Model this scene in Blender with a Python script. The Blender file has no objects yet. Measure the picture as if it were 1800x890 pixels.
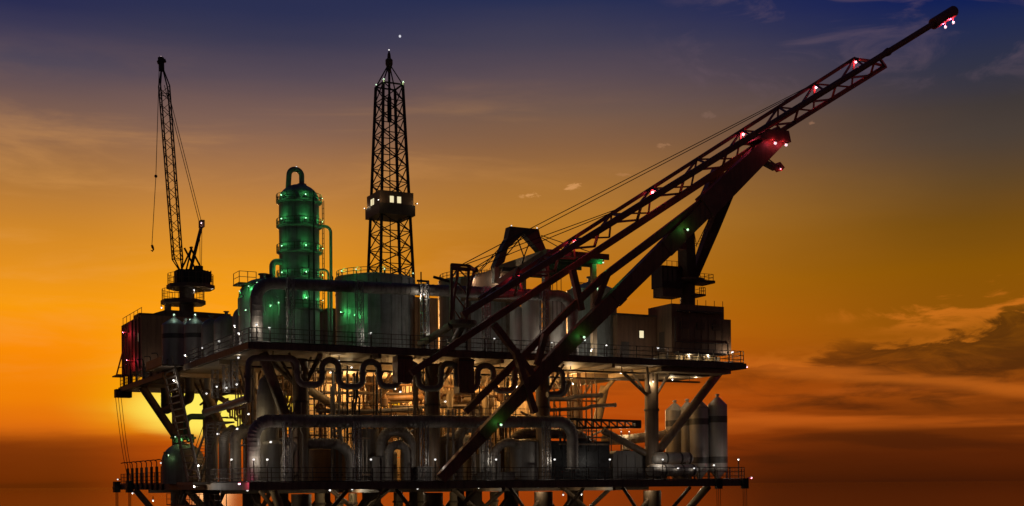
import bpy, math, random
from mathutils import Vector, Matrix
random.seed(7)
R = math.radians
SC = bpy.context.scene
COL = SC.collection

# ------------------------------------------------------------------ camera
# World axes: X runs along the platform's front, Y back along its side, Z up from the sea.
FPX, HOR = 2330.0, 851.0                  # focal length and horizon of the 1800 px wide photograph
CAM = Vector((-28.0, -98.0, 22.0))        # the camera floats level with the lower deck
FWD = Vector((0.456, 0.890, 0)).normalized()
RGT = Vector((FWD.y, -FWD.x, 0))
UPV = Vector((0, 0, 1))
cr, sr = math.cos(0.007), math.sin(0.007)
CR = RGT * cr - UPV * sr
CU = RGT * sr + UPV * cr
cd = bpy.data.cameras.new('camera')
cam = bpy.data.objects.new('camera', cd)
COL.objects.link(cam)
cd.sensor_fit = 'HORIZONTAL'
cd.sensor_width = 36.0
cd.lens = FPX / 1800 * 36
cd.shift_y = (HOR - 445) / 1800
cd.clip_start, cd.clip_end = 0.5, 60000
m = Matrix((CR, CU, -FWD)).transposed().to_4x4()
m.translation = CAM
cam.matrix_world = m
SC.camera = cam

# ------------------------------------------------------------------ sky, sun, exposure
SC.view_settings.view_transform = 'Standard'
SC.view_settings.look = 'None'
SC.view_settings.exposure = 0.0
SC.view_settings.gamma = 1.0
SC.view_settings.use_curve_mapping = False
SC.cycles.use_denoising = True
SC.cycles.max_bounces = 6
SC.cycles.sample_clamp_indirect = 3.0

def pix_dir(px, py):
    x, y = (px - 900) / FPX, (HOR - py) / FPX
    return (FWD + CR * x + CU * y)

def lin(c):
    o = []
    for a in c[:3]:
        a = a / 255.0
        o.append(a / 12.92 if a <= 0.04045 else ((a + 0.055) / 1.055) ** 2.4)
    return (o[0], o[1], o[2], 1.0)

SUN_DIR = pix_dir(372, 600).normalized()
SUN_AZ = math.atan2(SUN_DIR.x, SUN_DIR.y)      # clockwise from +Y
world = bpy.data.worlds.new('World')
SC.world = world
world.use_nodes = True
nt = world.node_tree
nt.nodes.clear()

def N(t, **kw):
    n = nt.nodes.new(t)
    for k, v in kw.items():
        setattr(n, k, v)
    return n
def L(a, b):
    nt.links.new(a, b)
def M(op, a, b=None, c=None, clamp=False):
    n = N('ShaderNodeMath', operation=op, use_clamp=clamp)
    for i, x in enumerate((a, b, c)):
        if x is None:
            continue
        if isinstance(x, (int, float)):
            n.inputs[i].default_value = x
        else:
            L(x, n.inputs[i])
    return n.outputs[0]
def RNG(x, a, b, c=0.0, d=1.0, smooth=True):
    n = N('ShaderNodeMapRange', interpolation_type='SMOOTHSTEP' if smooth else 'LINEAR')
    L(x, n.inputs['Value'])
    for k, v in zip(('From Min', 'From Max', 'To Min', 'To Max'), (a, b, c, d)):
        n.inputs[k].default_value = v
    return n.outputs['Result']
def MIX(f, a, b, blend='MIX'):
    n = N('ShaderNodeMix', data_type='RGBA', blend_type=blend)
    if isinstance(f, (int, float)):
        n.inputs[0].default_value = f
    else:
        L(f, n.inputs[0])
    for s, x in ((n.inputs[6], a), (n.inputs[7], b)):
        if isinstance(x, tuple):
            s.default_value = x
        else:
            L(x, s)
    return n.outputs[2]
def RAMP(x, stops, zmax):
    n = N('ShaderNodeValToRGB')
    cr_ = n.color_ramp
    cr_.interpolation = 'LINEAR'
    stops = sorted(stops)
    while len(cr_.elements) < len(stops):
        cr_.elements.new(0.5)
    for e, (z, c) in zip(cr_.elements, stops):
        e.position = max(0.0, min(1.0, z / zmax))
        e.color = lin(c)
    L(x, n.inputs[0])
    return n.outputs[0]

tc = N('ShaderNodeTexCoord')
rot = N('ShaderNodeVectorRotate', rotation_type='Z_AXIS')
L(tc.outputs['Generated'], rot.inputs['Vector'])
rot.inputs['Angle'].default_value = SUN_AZ          # turns the sun's azimuth onto +Y
sep = N('ShaderNodeSeparateXYZ')
L(rot.outputs[0], sep.inputs[0])
SX, SY, SZ = sep.outputs
az = M('ARCTAN2', SX, SY)                            # signed azimuth from the sun, radians, + to the right
aaz = M('ABSOLUTE', az)
el = M('ABSOLUTE', SZ)
comb = N('ShaderNodeCombineXYZ')
L(M('MULTIPLY', az, 1.0), comb.inputs[0])
L(M('MULTIPLY', SZ, 1.0), comb.inputs[1])
def NOISE(sx, sy, scale, detail=5.0, rough=0.55, w=0.0, dist=0.0):
    mp = N('ShaderNodeMapping')
    mp.inputs['Scale'].default_value = (sx, sy, 1)
    mp.inputs['Location'].default_value = (w, w * 0.7, w * 1.3)
    L(comb.outputs[0], mp.inputs[0])
    n = N('ShaderNodeTexNoise')
    n.inputs['Scale'].default_value = scale
    n.inputs['Detail'].default_value = detail
    n.inputs['Roughness'].default_value = rough
    n.inputs['Distortion'].default_value = dist
    L(mp.outputs[0], n.inputs['Vector'])
    return n.outputs[0]
nA = NOISE(3.2, 30, 1.5, 6, 0.52, 3.1, 0.15)          # long flat streaks
nB = NOISE(7, 30, 1.3, 7, 0.55, 8.4, 0.2)            # broken cloud
nC = NOISE(1.3, 5, 2.2, 5, 0.55, 1.7)                # broad unevenness
zw = M('ADD', el, M('MULTIPLY', M('SUBTRACT', nA, 0.5), RNG(el, 0.0, 0.14, 0.026, 0.008)))
zw = M('ADD', zw, M('MULTIPLY', M('SUBTRACT', nB, 0.5), 0.006))
def zed(y, x):
    return (HOR - y) / math.sqrt(FPX ** 2 + (HOR - y) ** 2 + (x - 900) ** 2)
z = lambda y: zed(y, 300)
sunward = [(0, (150, 56, 2)), (z(800), (164, 62, 2)), (z(782), (180, 72, 2)), (z(766), (214, 104, 2)), (z(746), (250, 164, 6)),
           (z(718), (255, 208, 40)), (z(690), (255, 188, 2)), (z(620), (255, 164, 0)), (z(540), (252, 158, 8)), (z(470), (234, 150, 22)), (z(400), (214, 140, 44)),
           (z(300), (172, 118, 68)), (z(200), (126, 95, 82)), (z(120), (86, 73, 84)), (z(50), (56, 55, 80)), (z(0), (41, 46, 80)), (1.0, (8, 12, 36))]
z = lambda y: zed(y, 950)
middle = [(0, (186, 74, 8)), (z(820), (168, 62, 6)), (z(770), (180, 68, 6)), (z(720), (186, 74, 6)), (z(650), (186, 84, 6)), (z(580), (190, 102, 6)), (z(500), (188, 112, 14)),
          (z(390), (184, 121, 40)), (z(330), (168, 113, 52)), (z(260), (138, 97, 64)), (z(200), (116, 89, 75)), (z(140), (92, 76, 82)), (z(70), (66, 62, 82)), (z(0), (38, 46, 82)), (1.0, (7, 12, 36))]
z = lambda y: zed(y, 1650)
rightw = [(0, (62, 22, 5)), (z(840), (70, 25, 4)), (z(800), (86, 32, 5)), (z(740), (116, 50, 7)), (z(690), (142, 66, 10)), (z(640), (132, 68, 9)), (z(590), (144, 80, 7)), (z(480), (136, 83, 3)),
          (z(400), (116, 75, 14)), (z(330), (96, 69, 36)), (z(250), (74, 62, 54)), (z(200), (64, 56, 54)), (z(130), (48, 50, 68)), (z(60), (33, 42, 78)), (z(0), (12, 29, 84)), (1.0, (5, 10, 34))]
z = lambda y: zed(y, 60)
leftw = [(0, (92, 33, 0)), (z(840), (106, 38, 0)), (z(785), (120, 46, 2)), (z(768), (150, 64, 4)), (z(750), (212, 102, 10)), (z(730), (226, 112, 6)), (z(690), (238, 126, 0)), (z(600), (250, 140, 0)), (z(530), (248, 154, 8)),
         (z(400), (208, 134, 38)), (z(300), (170, 116, 60)), (z(200), (128, 95, 78)), (z(100), (78, 70, 86)), (z(0), (40, 43, 80)), (1.0, (8, 12, 36))]
dusk = [(0, (58, 42, 34)), (0.1, (52, 42, 40)), (0.3, (34, 34, 50)), (1.0, (10, 14, 38))]
cS, cM, cR_, cD, cL = (RAMP(zw, s, 1.0) for s in (sunward, middle, rightw, dusk, leftw))
aw = M('ADD', aaz, M('MULTIPLY', M('SUBTRACT', nC, 0.5), 0.10))
sky = MIX(RNG(aw, 0.03, 0.25), cS, cM)
sky = MIX(RNG(M('ADD', az, M('MULTIPLY', M('SUBTRACT', nC, 0.5), 0.06)), -0.01, -0.125), sky, cL)
sky = MIX(RNG(M('ADD', aw, M('MULTIPLY', RNG(el, 0.075, 0.0), 0.13)), 0.24, 0.58), sky, cR_)
sky = MIX(RNG(aw, 0.62, 2.0), sky, cD)
# broken bank of cloud to the right, lit along its upper edge, with a glowing streak under it
right_w = RNG(az, 0.29, 0.50)
nD = NOISE(15, 52, 1.2, 8, 0.62, 14.2, 0.5)
zn = M('ADD', M('ADD', el, M('MULTIPLY', M('SUBTRACT', nB, 0.5), 0.070)), M('MULTIPLY', M('SUBTRACT', nD, 0.5), 0.085))
ztop = M('ADD', 0.099, M('MULTIPLY', M('SUBTRACT', az, 0.435), 0.14))
dtop = M('SUBTRACT', ztop, zn)
mass = M('MULTIPLY', M('MULTIPLY', RNG(dtop, 0.0, 0.014), RNG(zn, 0.050, 0.080)), M('MULTIPLY', right_w, RNG(nD, 0.30, 0.56, 0.35, 1.0)))
rim = M('MULTIPLY', M('MULTIPLY', RNG(dtop, -0.016, -0.001), RNG(dtop, 0.012, 0.001)), M('MULTIPLY', right_w, RNG(nC, 0.34, 0.52)))
sky = MIX(M('MULTIPLY', mass, 0.68), sky, lin((50, 25, 7)))
sky = MIX(M('MULTIPLY', rim, 0.8), sky, lin((206, 112, 26)))
zs_ = M('ADD', M('SUBTRACT', 0.0825, M('MULTIPLY', M('SUBTRACT', az, 0.435), 0.12)), M('MULTIPLY', M('SUBTRACT', nA, 0.5), 0.028))
ds = M('ABSOLUTE', M('SUBTRACT', el, zs_))
sky = MIX(M('MULTIPLY', M('MULTIPLY', RNG(ds, 0.0085, 0.0005), RNG(az, 0.22, 0.42)), 0.62), sky, lin((198, 100, 24)))
zs2 = M('ADD', 0.0425, M('MULTIPLY', M('SUBTRACT', nA, 0.5), 0.020))
ds2 = M('ABSOLUTE', M('SUBTRACT', el, zs2))
sky = MIX(M('MULTIPLY', M('MULTIPLY', RNG(ds2, 0.0055, 0.0005), RNG(az, 0.20, 0.34)), 0.5), sky, lin((196, 92, 20)))
st = M('MULTIPLY', M('MULTIPLY', RNG(nA, 0.52, 0.66), RNG(el, 0.10, 0.05)), M('MULTIPLY', RNG(az, 0.12, 0.40), RNG(el, 0.022, 0.05)))
sky = MIX(M('MULTIPLY', st, 0.5), sky, lin((196, 92, 22)))
st2 = M('MULTIPLY', M('MULTIPLY', RNG(nA, 0.48, 0.36), RNG(el, 0.12, 0.05)), RNG(az, 0.16, 0.42))
sky = MIX(M('MULTIPLY', st2, 0.5), sky, lin((66, 26, 6)))
# the sun itself hides in the haze: a hotter core of glow low behind the platform's stair end
gd = pix_dir(372, 716).normalized()
gx = M('MULTIPLY', M('SUBTRACT', az, math.atan2(gd.x, gd.y) - SUN_AZ), 1 / 0.075)
gy = M('MULTIPLY', M('SUBTRACT', zw, gd.z), 1 / 0.030)
gr = M('ADD', M('MULTIPLY', gx, gx), M('MULTIPLY', gy, gy))
sky = MIX(RNG(gr, 1.0, 0.0, 0.0, 0.95), sky, lin((255, 236, 96)))
# faint veils high up
nW = NOISE(7, 22, 1.5, 7, 0.62, 21.3, 0.9)
wisp = M('MULTIPLY', M('MULTIPLY', RNG(nW, 0.50, 0.68), RNG(el, 0.25, 0.30)), M('MULTIPLY', RNG(az, 0.30, 0.42), RNG(el, 0.42, 0.34)))
sky = MIX(M('MULTIPLY', wisp, 0.30), sky, lin((120, 96, 106)))
veil = M('MULTIPLY', RNG(nA, 0.45, 0.7), RNG(el, 0.06, 0.16))
nV = NOISE(2.2, 17, 1.7, 7, 0.6, 33.0, 0.5)
veil = M('MULTIPLY', M('MULTIPLY', RNG(nV, 0.46, 0.72), RNG(el, 0.05, 0.13)), M('MULTIPLY', RNG(el, 0.32, 0.22), RNG(aaz, 0.42, 0.10)))
sky = MIX(M('MULTIPLY', veil, 0.26), sky, lin((244, 172, 92)))
# small separate puffs of cloud and one early star, fixed in the sky
nP = NOISE(55, 150, 1.5, 7, 0.68, 5.5, 0.6)
def puff(px, py, wx, wy, col, amt, noisy=True):
    global sky
    d = pix_dir(px, py).normalized()
    a0 = math.atan2(d.x, d.y) - SUN_AZ
    dx = M('MULTIPLY', M('SUBTRACT', az, a0), 1.0 / wx)
    dy = M('MULTIPLY', M('SUBTRACT', SZ, d.z), 1.0 / wy)
    r2 = M('ADD', M('MULTIPLY', dx, dx), M('MULTIPLY', dy, dy))
    if noisy:
        r2 = M('ADD', r2, M('MULTIPLY', M('SUBTRACT', nP, 0.44), 6.5))
    f = RNG(r2, 1.0, 0.1, 0.0, amt)
    sky = MIX(f, sky, lin(col))
for a in ((930, 343, .0085, .0030, (222, 160, 98), .62), (1007, 328, .0072, .0032, (224, 160, 100), .62), (1095, 309, .008, .0022, (192, 134, 86), .35),
          (1168, 257, .006, .0028, (176, 128, 92), .45), (1245, 203, .006, .0026, (132, 102, 88), .4), (1425, 216, .0042, .0018, (176, 128, 98), .4)):
    puff(*a)
puff(703, 64, .0011, .0011, (225, 225, 235), 1.0, False)
nish = N('ShaderNodeTexSky', sky_type='NISHITA')
nish.sun_disc = False
nish.sun_elevation = math.asin(SUN_DIR.z)
nish.sun_rotation = SUN_AZ
nishs = MIX(1.0, nish.outputs[0], (0.0002, 0.0002, 0.0002, 1), 'MULTIPLY')
fin = MIX(1.0, sky, nishs, 'ADD')
bg = N('ShaderNodeBackground')
bg.inputs['Strength'].default_value = 1.0
L(fin, bg.inputs['Color'])
wo = N('ShaderNodeOutputWorld')
L(bg.outputs[0], wo.inputs['Surface'])

sl = bpy.data.lights.new('sun', 'SUN')
sl.energy = 0.9
sl.angle = R(1.5)
sl.color = (1.0, 0.55, 0.22)
sun = bpy.data.objects.new('sun', sl)
COL.objects.link(sun)
sun.rotation_euler = (-SUN_DIR).to_track_quat('-Z', 'Y').to_euler()
sun.location = (0, 60, 120)

# ------------------------------------------------------------------ materials
MATS = {}
def mat(name, col, rough=0.6, metal=0.0, var=0.35, scale=0.8, streak=0.0, rust=None, bump=0.15, emit=None, es=0.0):
    if name in MATS:
        return MATS[name]
    mt = bpy.data.materials.new(name)
    mt.use_nodes = True
    t = mt.node_tree
    b = t.nodes['Principled BSDF']
    b.inputs['Roughness'].default_value = rough
    b.inputs['Metallic'].default_value = metal
    if emit:
        b.inputs['Base Color'].default_value = (*col, 1)
        b.inputs['Emission Color'].default_value = (*emit, 1)
        b.inputs['Emission Strength'].default_value = es
        mt.cycles.emission_sampling = 'NONE'
        MATS[name] = mt
        return mt
    tcn = t.nodes.new('ShaderNodeTexCoord')
    n1 = t.nodes.new('ShaderNodeTexNoise')
    n1.inputs['Scale'].default_value = scale
    n1.inputs['Detail'].default_value = 8
    n1.inputs['Roughness'].default_value = 0.68
    t.links.new(tcn.outputs['Object'], n1.inputs['Vector'])
    r1 = t.nodes.new('ShaderNodeValToRGB')
    lo = tuple(c * (1 - var) for c in col)
    hi = tuple(min(1, c * (1 + var)) for c in col)
    r1.color_ramp.elements[0].position, r1.color_ramp.elements[1].position = 0.32, 0.70
    r1.color_ramp.elements[0].color = (*lo, 1)
    r1.color_ramp.elements[1].color = (*hi, 1)
    t.links.new(n1.outputs[0], r1.inputs[0])
    out = r1.outputs[0]
    rc = rust or tuple(c * 0.35 for c in col)
    if streak > 0:
        mp = t.nodes.new('ShaderNodeMapping')
        mp.inputs['Scale'].default_value = (2.6, 2.6, 0.16)
        t.links.new(tcn.outputs['Object'], mp.inputs[0])
        n2 = t.nodes.new('ShaderNodeTexNoise')
        n2.inputs['Scale'].default_value = 1.3
        n2.inputs['Detail'].default_value = 7
        n2.inputs['Roughness'].default_value = 0.65
        t.links.new(mp.outputs[0], n2.inputs['Vector'])
        r2 = t.nodes.new('ShaderNodeValToRGB')
        r2.color_ramp.elements[0].position, r2.color_ramp.elements[1].position = 0.46, 0.68
        r2.color_ramp.elements[0].color = (0, 0, 0, 1)
        r2.color_ramp.elements[1].color = (streak, streak, streak, 1)
        t.links.new(n2.outputs[0], r2.inputs[0])
        mx = t.nodes.new('ShaderNodeMix')
        mx.data_type = 'RGBA'
        t.links.new(r2.outputs[0], mx.inputs[0])
        t.links.new(out, mx.inputs[6])
        mx.inputs[7].default_value = (*rc, 1)
        out = mx.outputs[2]
    t.links.new(out, b.inputs['Base Color'])
    rr = t.nodes.new('ShaderNodeMapRange')
    rr.inputs['To Min'].default_value = max(0.05, rough - 0.15)
    rr.inputs['To Max'].default_value = min(1.0, rough + 0.2)
    t.links.new(n1.outputs[0], rr.inputs['Value'])
    t.links.new(rr.outputs[0], b.inputs['Roughness'])
    if bump > 0:
        n3 = t.nodes.new('ShaderNodeTexNoise')
        n3.inputs['Scale'].default_value = 5.0
        n3.inputs['Detail'].default_value = 4
        t.links.new(tcn.outputs['Object'], n3.inputs['Vector'])
        bp = t.nodes.new('ShaderNodeBump')
        bp.inputs['Strength'].default_value = bump
        bp.inputs['Distance'].default_value = 0.05
        t.links.new(n3.outputs[0], bp.inputs['Height'])
        t.links.new(bp.outputs[0], b.inputs['Normal'])
    MATS[name] = mt
    return mt
RED = mat('red_oxide_steel', (0.28, 0.108, 0.062), 0.5, 0, 0.35, 0.6, 0.5, (0.07, 0.03, 0.02))
DARK = mat('dark_steel', (0.10, 0.068, 0.045), 0.55, 0, 0.35, 0.8, 0.4)
BLACK = mat('black_steel', (0.018, 0.015, 0.014), 0.6, 0, 0.3, 1.0)
GREY = mat('grey_tank_paint', (0.19, 0.172, 0.152), 0.5, 0, 0.22, 0.5, 0.6, (0.09, 0.06, 0.04))
LIGHT = mat('pale_vessel_paint', (0.34, 0.305, 0.265), 0.45, 0, 0.16, 0.6, 0.5, (0.16, 0.12, 0.09))
GREENV = mat('tower_paint', (0.26, 0.28, 0.25), 0.45, 0.0, 0.3, 0.7, 0.6, (0.07, 0.06, 0.045))
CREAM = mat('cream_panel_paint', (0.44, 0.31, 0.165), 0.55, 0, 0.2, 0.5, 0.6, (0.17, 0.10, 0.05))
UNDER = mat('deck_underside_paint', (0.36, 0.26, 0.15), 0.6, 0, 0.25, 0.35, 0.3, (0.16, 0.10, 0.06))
BROWN = mat('brown_column_paint', (0.19, 0.125, 0.075), 0.55, 0, 0.3, 0.5, 0.6, (0.05, 0.03, 0.02))
OCHRE = mat('ochre_pipe_paint', (0.33, 0.165, 0.055), 0.5, 0, 0.3, 0.8, 0.5, (0.12, 0.05, 0.02))
DUCT = mat('insulated_duct_cladding', (0.25, 0.215, 0.18), 0.5, 0.1, 0.28, 0.9, 0.5, (0.07, 0.05, 0.035))
SERP = mat('serpentine_pipe_paint', (0.25, 0.20, 0.15), 0.45, 0.0, 0.3, 0.9, 0.4)
GALV = mat('galvanised_lattice', (0.30, 0.28, 0.26), 0.5, 0.1, 0.2, 1.5)
RAILM = mat('railing_steel', (0.09, 0.068, 0.05), 0.55, 0.2, 0.3, 1.5)
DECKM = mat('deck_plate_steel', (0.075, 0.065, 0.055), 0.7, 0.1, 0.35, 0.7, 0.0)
HOUSE = mat('brown_house_cladding', (0.26, 0.145, 0.075), 0.6, 0, 0.22, 0.4, 0.5, (0.06, 0.04, 0.025))
BAND = mat('dark_band_paint', (0.07, 0.06, 0.052), 0.5, 0, 0.3, 1.0)
MOTT = mat('mottled_enclosure', (0.016, 0.017, 0.018), 0.45, 0.0, 0.97, 2.4, 0.0, None, 0.3)
ROPE = mat('wire_rope', (0.03, 0.022, 0.018), 0.6, 0.3, 0.2, 2.0, bump=0)
GREEND = mat('green_deck_paint', (0.05, 0.12, 0.06), 0.6, 0, 0.3, 0.6, 0.4)
BULB_W = mat('white_bulb', (1, 1, 1), emit=(1.0, 0.97, 0.92), es=1.15)
BULB_G = mat('green_bulb', (1, 1, 1), emit=(0.72, 1.0, 0.72), es=1.2)
BULB_R = mat('pink_bulb', (1, 1, 1), emit=(1.0, 0.72, 0.76), es=1.2)
WINL = mat('lit_window_glass', (1, 1, 1), emit=(1.0, 0.86, 0.50), es=.85)

# ------------------------------------------------------------------ helpers
def P(px, py, v):
    """point on the plane Y = v that stands at this place of the photograph"""
    d = pix_dir(px, py)
    return CAM + d * ((v - CAM.y) / d.y)
def PZ(px, py, zz):
    d = pix_dir(px, py)
    return CAM + d * ((zz - CAM.z) / d.z)
def PU(px, py, u):
    d = pix_dir(px, py)
    return CAM + d * ((u - CAM.x) / d.x)
def mpp(p):
    return (Vector(p) - CAM).dot(FWD) / FPX
def V(*a):
    return Vector(a)

ORG = {}
class MB:
    def __init__(s):
        s.v, s.f = [], []
    def add(s, vs, fs):
        o = len(s.v)
        s.v += [tuple(a) for a in vs]
        s.f += [tuple(i + o for i in f) for f in fs]
        return s
    def box(s, a, b):
        x0, x1 = sorted((a[0], b[0])); y0, y1 = sorted((a[1], b[1])); z0, z1 = sorted((a[2], b[2]))
        vs = [(x, y, z_) for z_ in (z0, z1) for y in (y0, y1) for x in (x0, x1)]
        return s.add(vs, [(0, 2, 3, 1), (4, 5, 7, 6), (0, 1, 5, 4), (2, 6, 7, 3), (0, 4, 6, 2), (1, 3, 7, 5)])
    def prism(s, pts, off):
        """polygon pts swept by the vector off"""
        n = len(pts); off = Vector(off)
        vs = [Vector(p) for p in pts] + [Vector(p) + off for p in pts]
        fs = [tuple(range(n))[::-1], tuple(range(n, 2 * n))] + [(i, (i + 1) % n, n + (i + 1) % n, n + i) for i in range(n)]
        return s.add(vs, fs)
    def beam(s, p, q, w, h=None, up=(0, 0, 1), w2=None, h2=None):
        """box beam from p to q: w across, h along 'up'"""
        p, q = Vector(p), Vector(q)
        h = h or w
        w2, h2 = w2 or w, h2 or h
        d = (q - p).normalized()
        up = Vector(up)
        if abs(d.dot(up)) > 0.98:
            up = Vector((0, 1, 0))
        sx = d.cross(up).normalized()
        sy = sx.cross(d).normalized()
        vs = []
        for c, a, b in ((p, w / 2, h / 2), (q, w2 / 2, h2 / 2)):
            vs += [c - sx * a - sy * b, c + sx * a - sy * b, c + sx * a + sy * b, c - sx * a + sy * b]
        return s.add(vs, [(0, 3, 2, 1), (4, 5, 6, 7), (0, 1, 5, 4), (1, 2, 6, 5), (2, 3, 7, 6), (3, 0, 4, 7)])
    def tube(s, path, r, n=10, cap=True):
        path = [Vector(p) for p in path]
        k = len(path)
        rs = r if isinstance(r, (list, tuple)) else [r] * k
        tans = []
        for i in range(k):
            a = path[max(0, i - 1)]; b = path[min(k - 1, i + 1)]
            t = b - a
            tans.append(t.normalized() if t.length > 1e-9 else Vector((0, 0, 1)))
        ref = Vector((0, 0, 1)) if abs(tans[0].z) < 0.9 else Vector((0, 1, 0))
        nx = tans[0].cross(ref).normalized()
        vs = []
        for i in range(k):
            t = tans[i]
            nx = (nx - t * nx.dot(t))
            nx = nx.normalized() if nx.length > 1e-6 else t.cross(ref).normalized()
            ny = t.cross(nx)
            for j in range(n):
                a = 2 * math.pi * j / n
                vs.append(path[i] + (nx * math.cos(a) + ny * math.sin(a)) * rs[i])
        fs = [(i * n + j, i * n + (j + 1) % n, (i + 1) * n + (j + 1) % n, (i + 1) * n + j) for i in range(k - 1) for j in range(n)]
        if cap:
            fs += [tuple(range(n))[::-1], tuple(range((k - 1) * n, k * n))]
        return s.add(vs, fs)
    def lathe(s, c, prof, n=28):
        """profile of (radius, z) about a vertical axis through c"""
        vs, fs = [], []
        k = len(prof)
        for (r, zz) in prof:
            for j in range(n):
                a = 2 * math.pi * j / n
                vs.append((c[0] + max(r, 0.001) * math.cos(a), c[1] + max(r, 0.001) * math.sin(a), c[2] + zz))
        fs = [(i * n + j, i * n + (j + 1) % n, (i + 1) * n + (j + 1) % n, (i + 1) * n + j) for i in range(k - 1) for j in range(n)]
        fs += [tuple(range(n))[::-1], tuple(range((k - 1) * n, k * n))]
        return s.add(vs, fs)
    def ball(s, c, r, n=10, k=6, sz=1.0):
        return s.lathe((c[0], c[1], c[2]), [(r * math.sin(math.pi * i / k), -r * sz * math.cos(math.pi * i / k)) for i in range(k + 1)], n)
    def build(s, name, mt, parent=None, loc=None, kind=None):
        me = bpy.data.meshes.new(name)
        org = ORG[parent.name] if parent is not None else (Vector(loc) if loc is not None else Vector((0, 0, 0)))
        me.from_pydata([tuple(Vector(v) - org) for v in s.v], [], s.f)
        me.materials.append(mt)
        me.polygons.foreach_set('use_smooth', [True] * len(me.polygons))
        me.set_sharp_from_angle(angle=R(36))
        me.update()
        o = bpy.data.objects.new(name, me)
        COL.objects.link(o)
        if parent is not None:
            o.parent = parent
        else:
            o.location = org
        ORG[o.name] = org
        if kind:
            o['kind'] = kind
        return o

def thing(name, label, cat, loc=(0, 0, 0), group=None):
    o = bpy.data.objects.new(name, None)
    COL.objects.link(o)
    o.empty_display_size = 0.3
    o.location = loc
    o['label'] = label
    o['category'] = cat
    if group:
        o['group'] = group
    ORG[o.name] = Vector(loc)
    return o
def tag(o, label, cat, group=None):
    o['label'] = label
    o['category'] = cat
    if group:
        o['group'] = group
    return o

ORD = ['first', 'second', 'third', 'fourth', 'fifth', 'sixth', 'seventh', 'eighth', 'ninth', 'tenth', 'eleventh', 'twelfth',
       'thirteenth', 'fourteenth', 'fifteenth', 'sixteenth', 'seventeenth', 'eighteenth', 'nineteenth', 'twentieth']
def nth(i):
    return ORD[i]

def fillet(pts, rad, seg=8):
    pts = [Vector(p) for p in pts]
    out = [pts[0]]
    for i in range(1, len(pts) - 1):
        a, b, c = pts[i - 1], pts[i], pts[i + 1]
        d1, d2 = (a - b), (c - b)
        l1, l2 = d1.length, d2.length
        d1.normalize(); d2.normalize()
        ang = d1.angle(d2)
        if ang > math.pi - 0.02:
            out.append(b); continue
        t = min(rad / math.tan(ang / 2), l1 * 0.499, l2 * 0.499)
        rr = t * math.tan(ang / 2)
        cen = b + (d1 + d2).normalized() * (rr / math.sin(ang / 2))
        s0, s1 = b + d1 * t, b + d2 * t
        v0, v1 = s0 - cen, s1 - cen
        tot = v0.angle(v1)
        ax = v0.cross(v1).normalized()
        for k in range(seg + 1):
            out.append(cen + Matrix.Rotation(tot * k / seg, 3, ax) @ v0)
    out.append(pts[-1])
    return out
def resample(path, step):
    out = [Vector(path[0])]
    for a, b in zip(path, path[1:]):
        a, b = Vector(a), Vector(b)
        n = max(1, int(round((b - a).length / step)))
        for k in range(1, n + 1):
            out.append(a.lerp(b, k / n))
    return out
def clad_tube(mb, path, r, step=0.42, n=16, lip=1.045):
    """pipe clad in short jackets: each jacket ends in a raised lip"""
    pp = resample(path, step)
    q, rs = [], []
    for i, p in enumerate(pp):
        if 0 < i < len(pp) - 1:
            d = (pp[i + 1] - pp[i - 1]).normalized()
            q += [p - d * 0.05, p - d * 0.04, p + d * 0.04, p + d * 0.05]
            rs += [r, r * lip, r * lip, r]
        else:
            q.append(p); rs.append(r)
    return mb.tube(q, rs, n)

def lattice_post(name, label, cat, px, y0, y1, v, wpx, mt, group, bays=None, zb=None):
    """square lattice post seen at px between photograph rows y0 (top) and y1 (foot)"""
    a, b = P(px, y1, v), P(px, y0, v)
    if zb is not None:
        a.z = zb
    w = wpx * 1.12 * mpp(a) / 1.35
    t = thing(name, label, cat, a, group)
    hh = b.z - a.z
    bays = bays or max(3, int(round(hh / (w * 1.5))))
    cs = [(-w / 2, -w / 2), (w / 2, -w / 2), (w / 2, w / 2), (-w / 2, w / 2)]
    rt = w * 0.075
    for c in cs:
        MB().beam((a.x + c[0], a.y + c[1], a.z), (a.x + c[0], a.y + c[1], b.z), rt * 2).build('leg', mt, t)
    br = MB()
    for k in range(bays + 1):
        zz = a.z + hh * k / bays
        for i in range(4):
            p, q = cs[i], cs[(i + 1) % 4]
            br.beam((a.x + p[0], a.y + p[1], zz), (a.x + q[0], a.y + q[1], zz), rt * 1.3)
            if k < bays:
                z2 = a.z + hh * (k + 1) / bays
                if i == 0:
                    br.beam((a.x + p[0], a.y + p[1], zz), (a.x + q[0], a.y + q[1], z2), rt * 1.1)
                    br.beam((a.x + q[0], a.y + q[1], zz), (a.x + p[0], a.y + p[1], z2), rt * 1.1)
                elif i == 3:
                    br.beam((a.x + p[0], a.y + p[1], zz), (a.x + q[0], a.y + q[1], z2), rt * 1.1)
    br.build('bracing', mt, t, kind='stuff')
    return t

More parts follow.
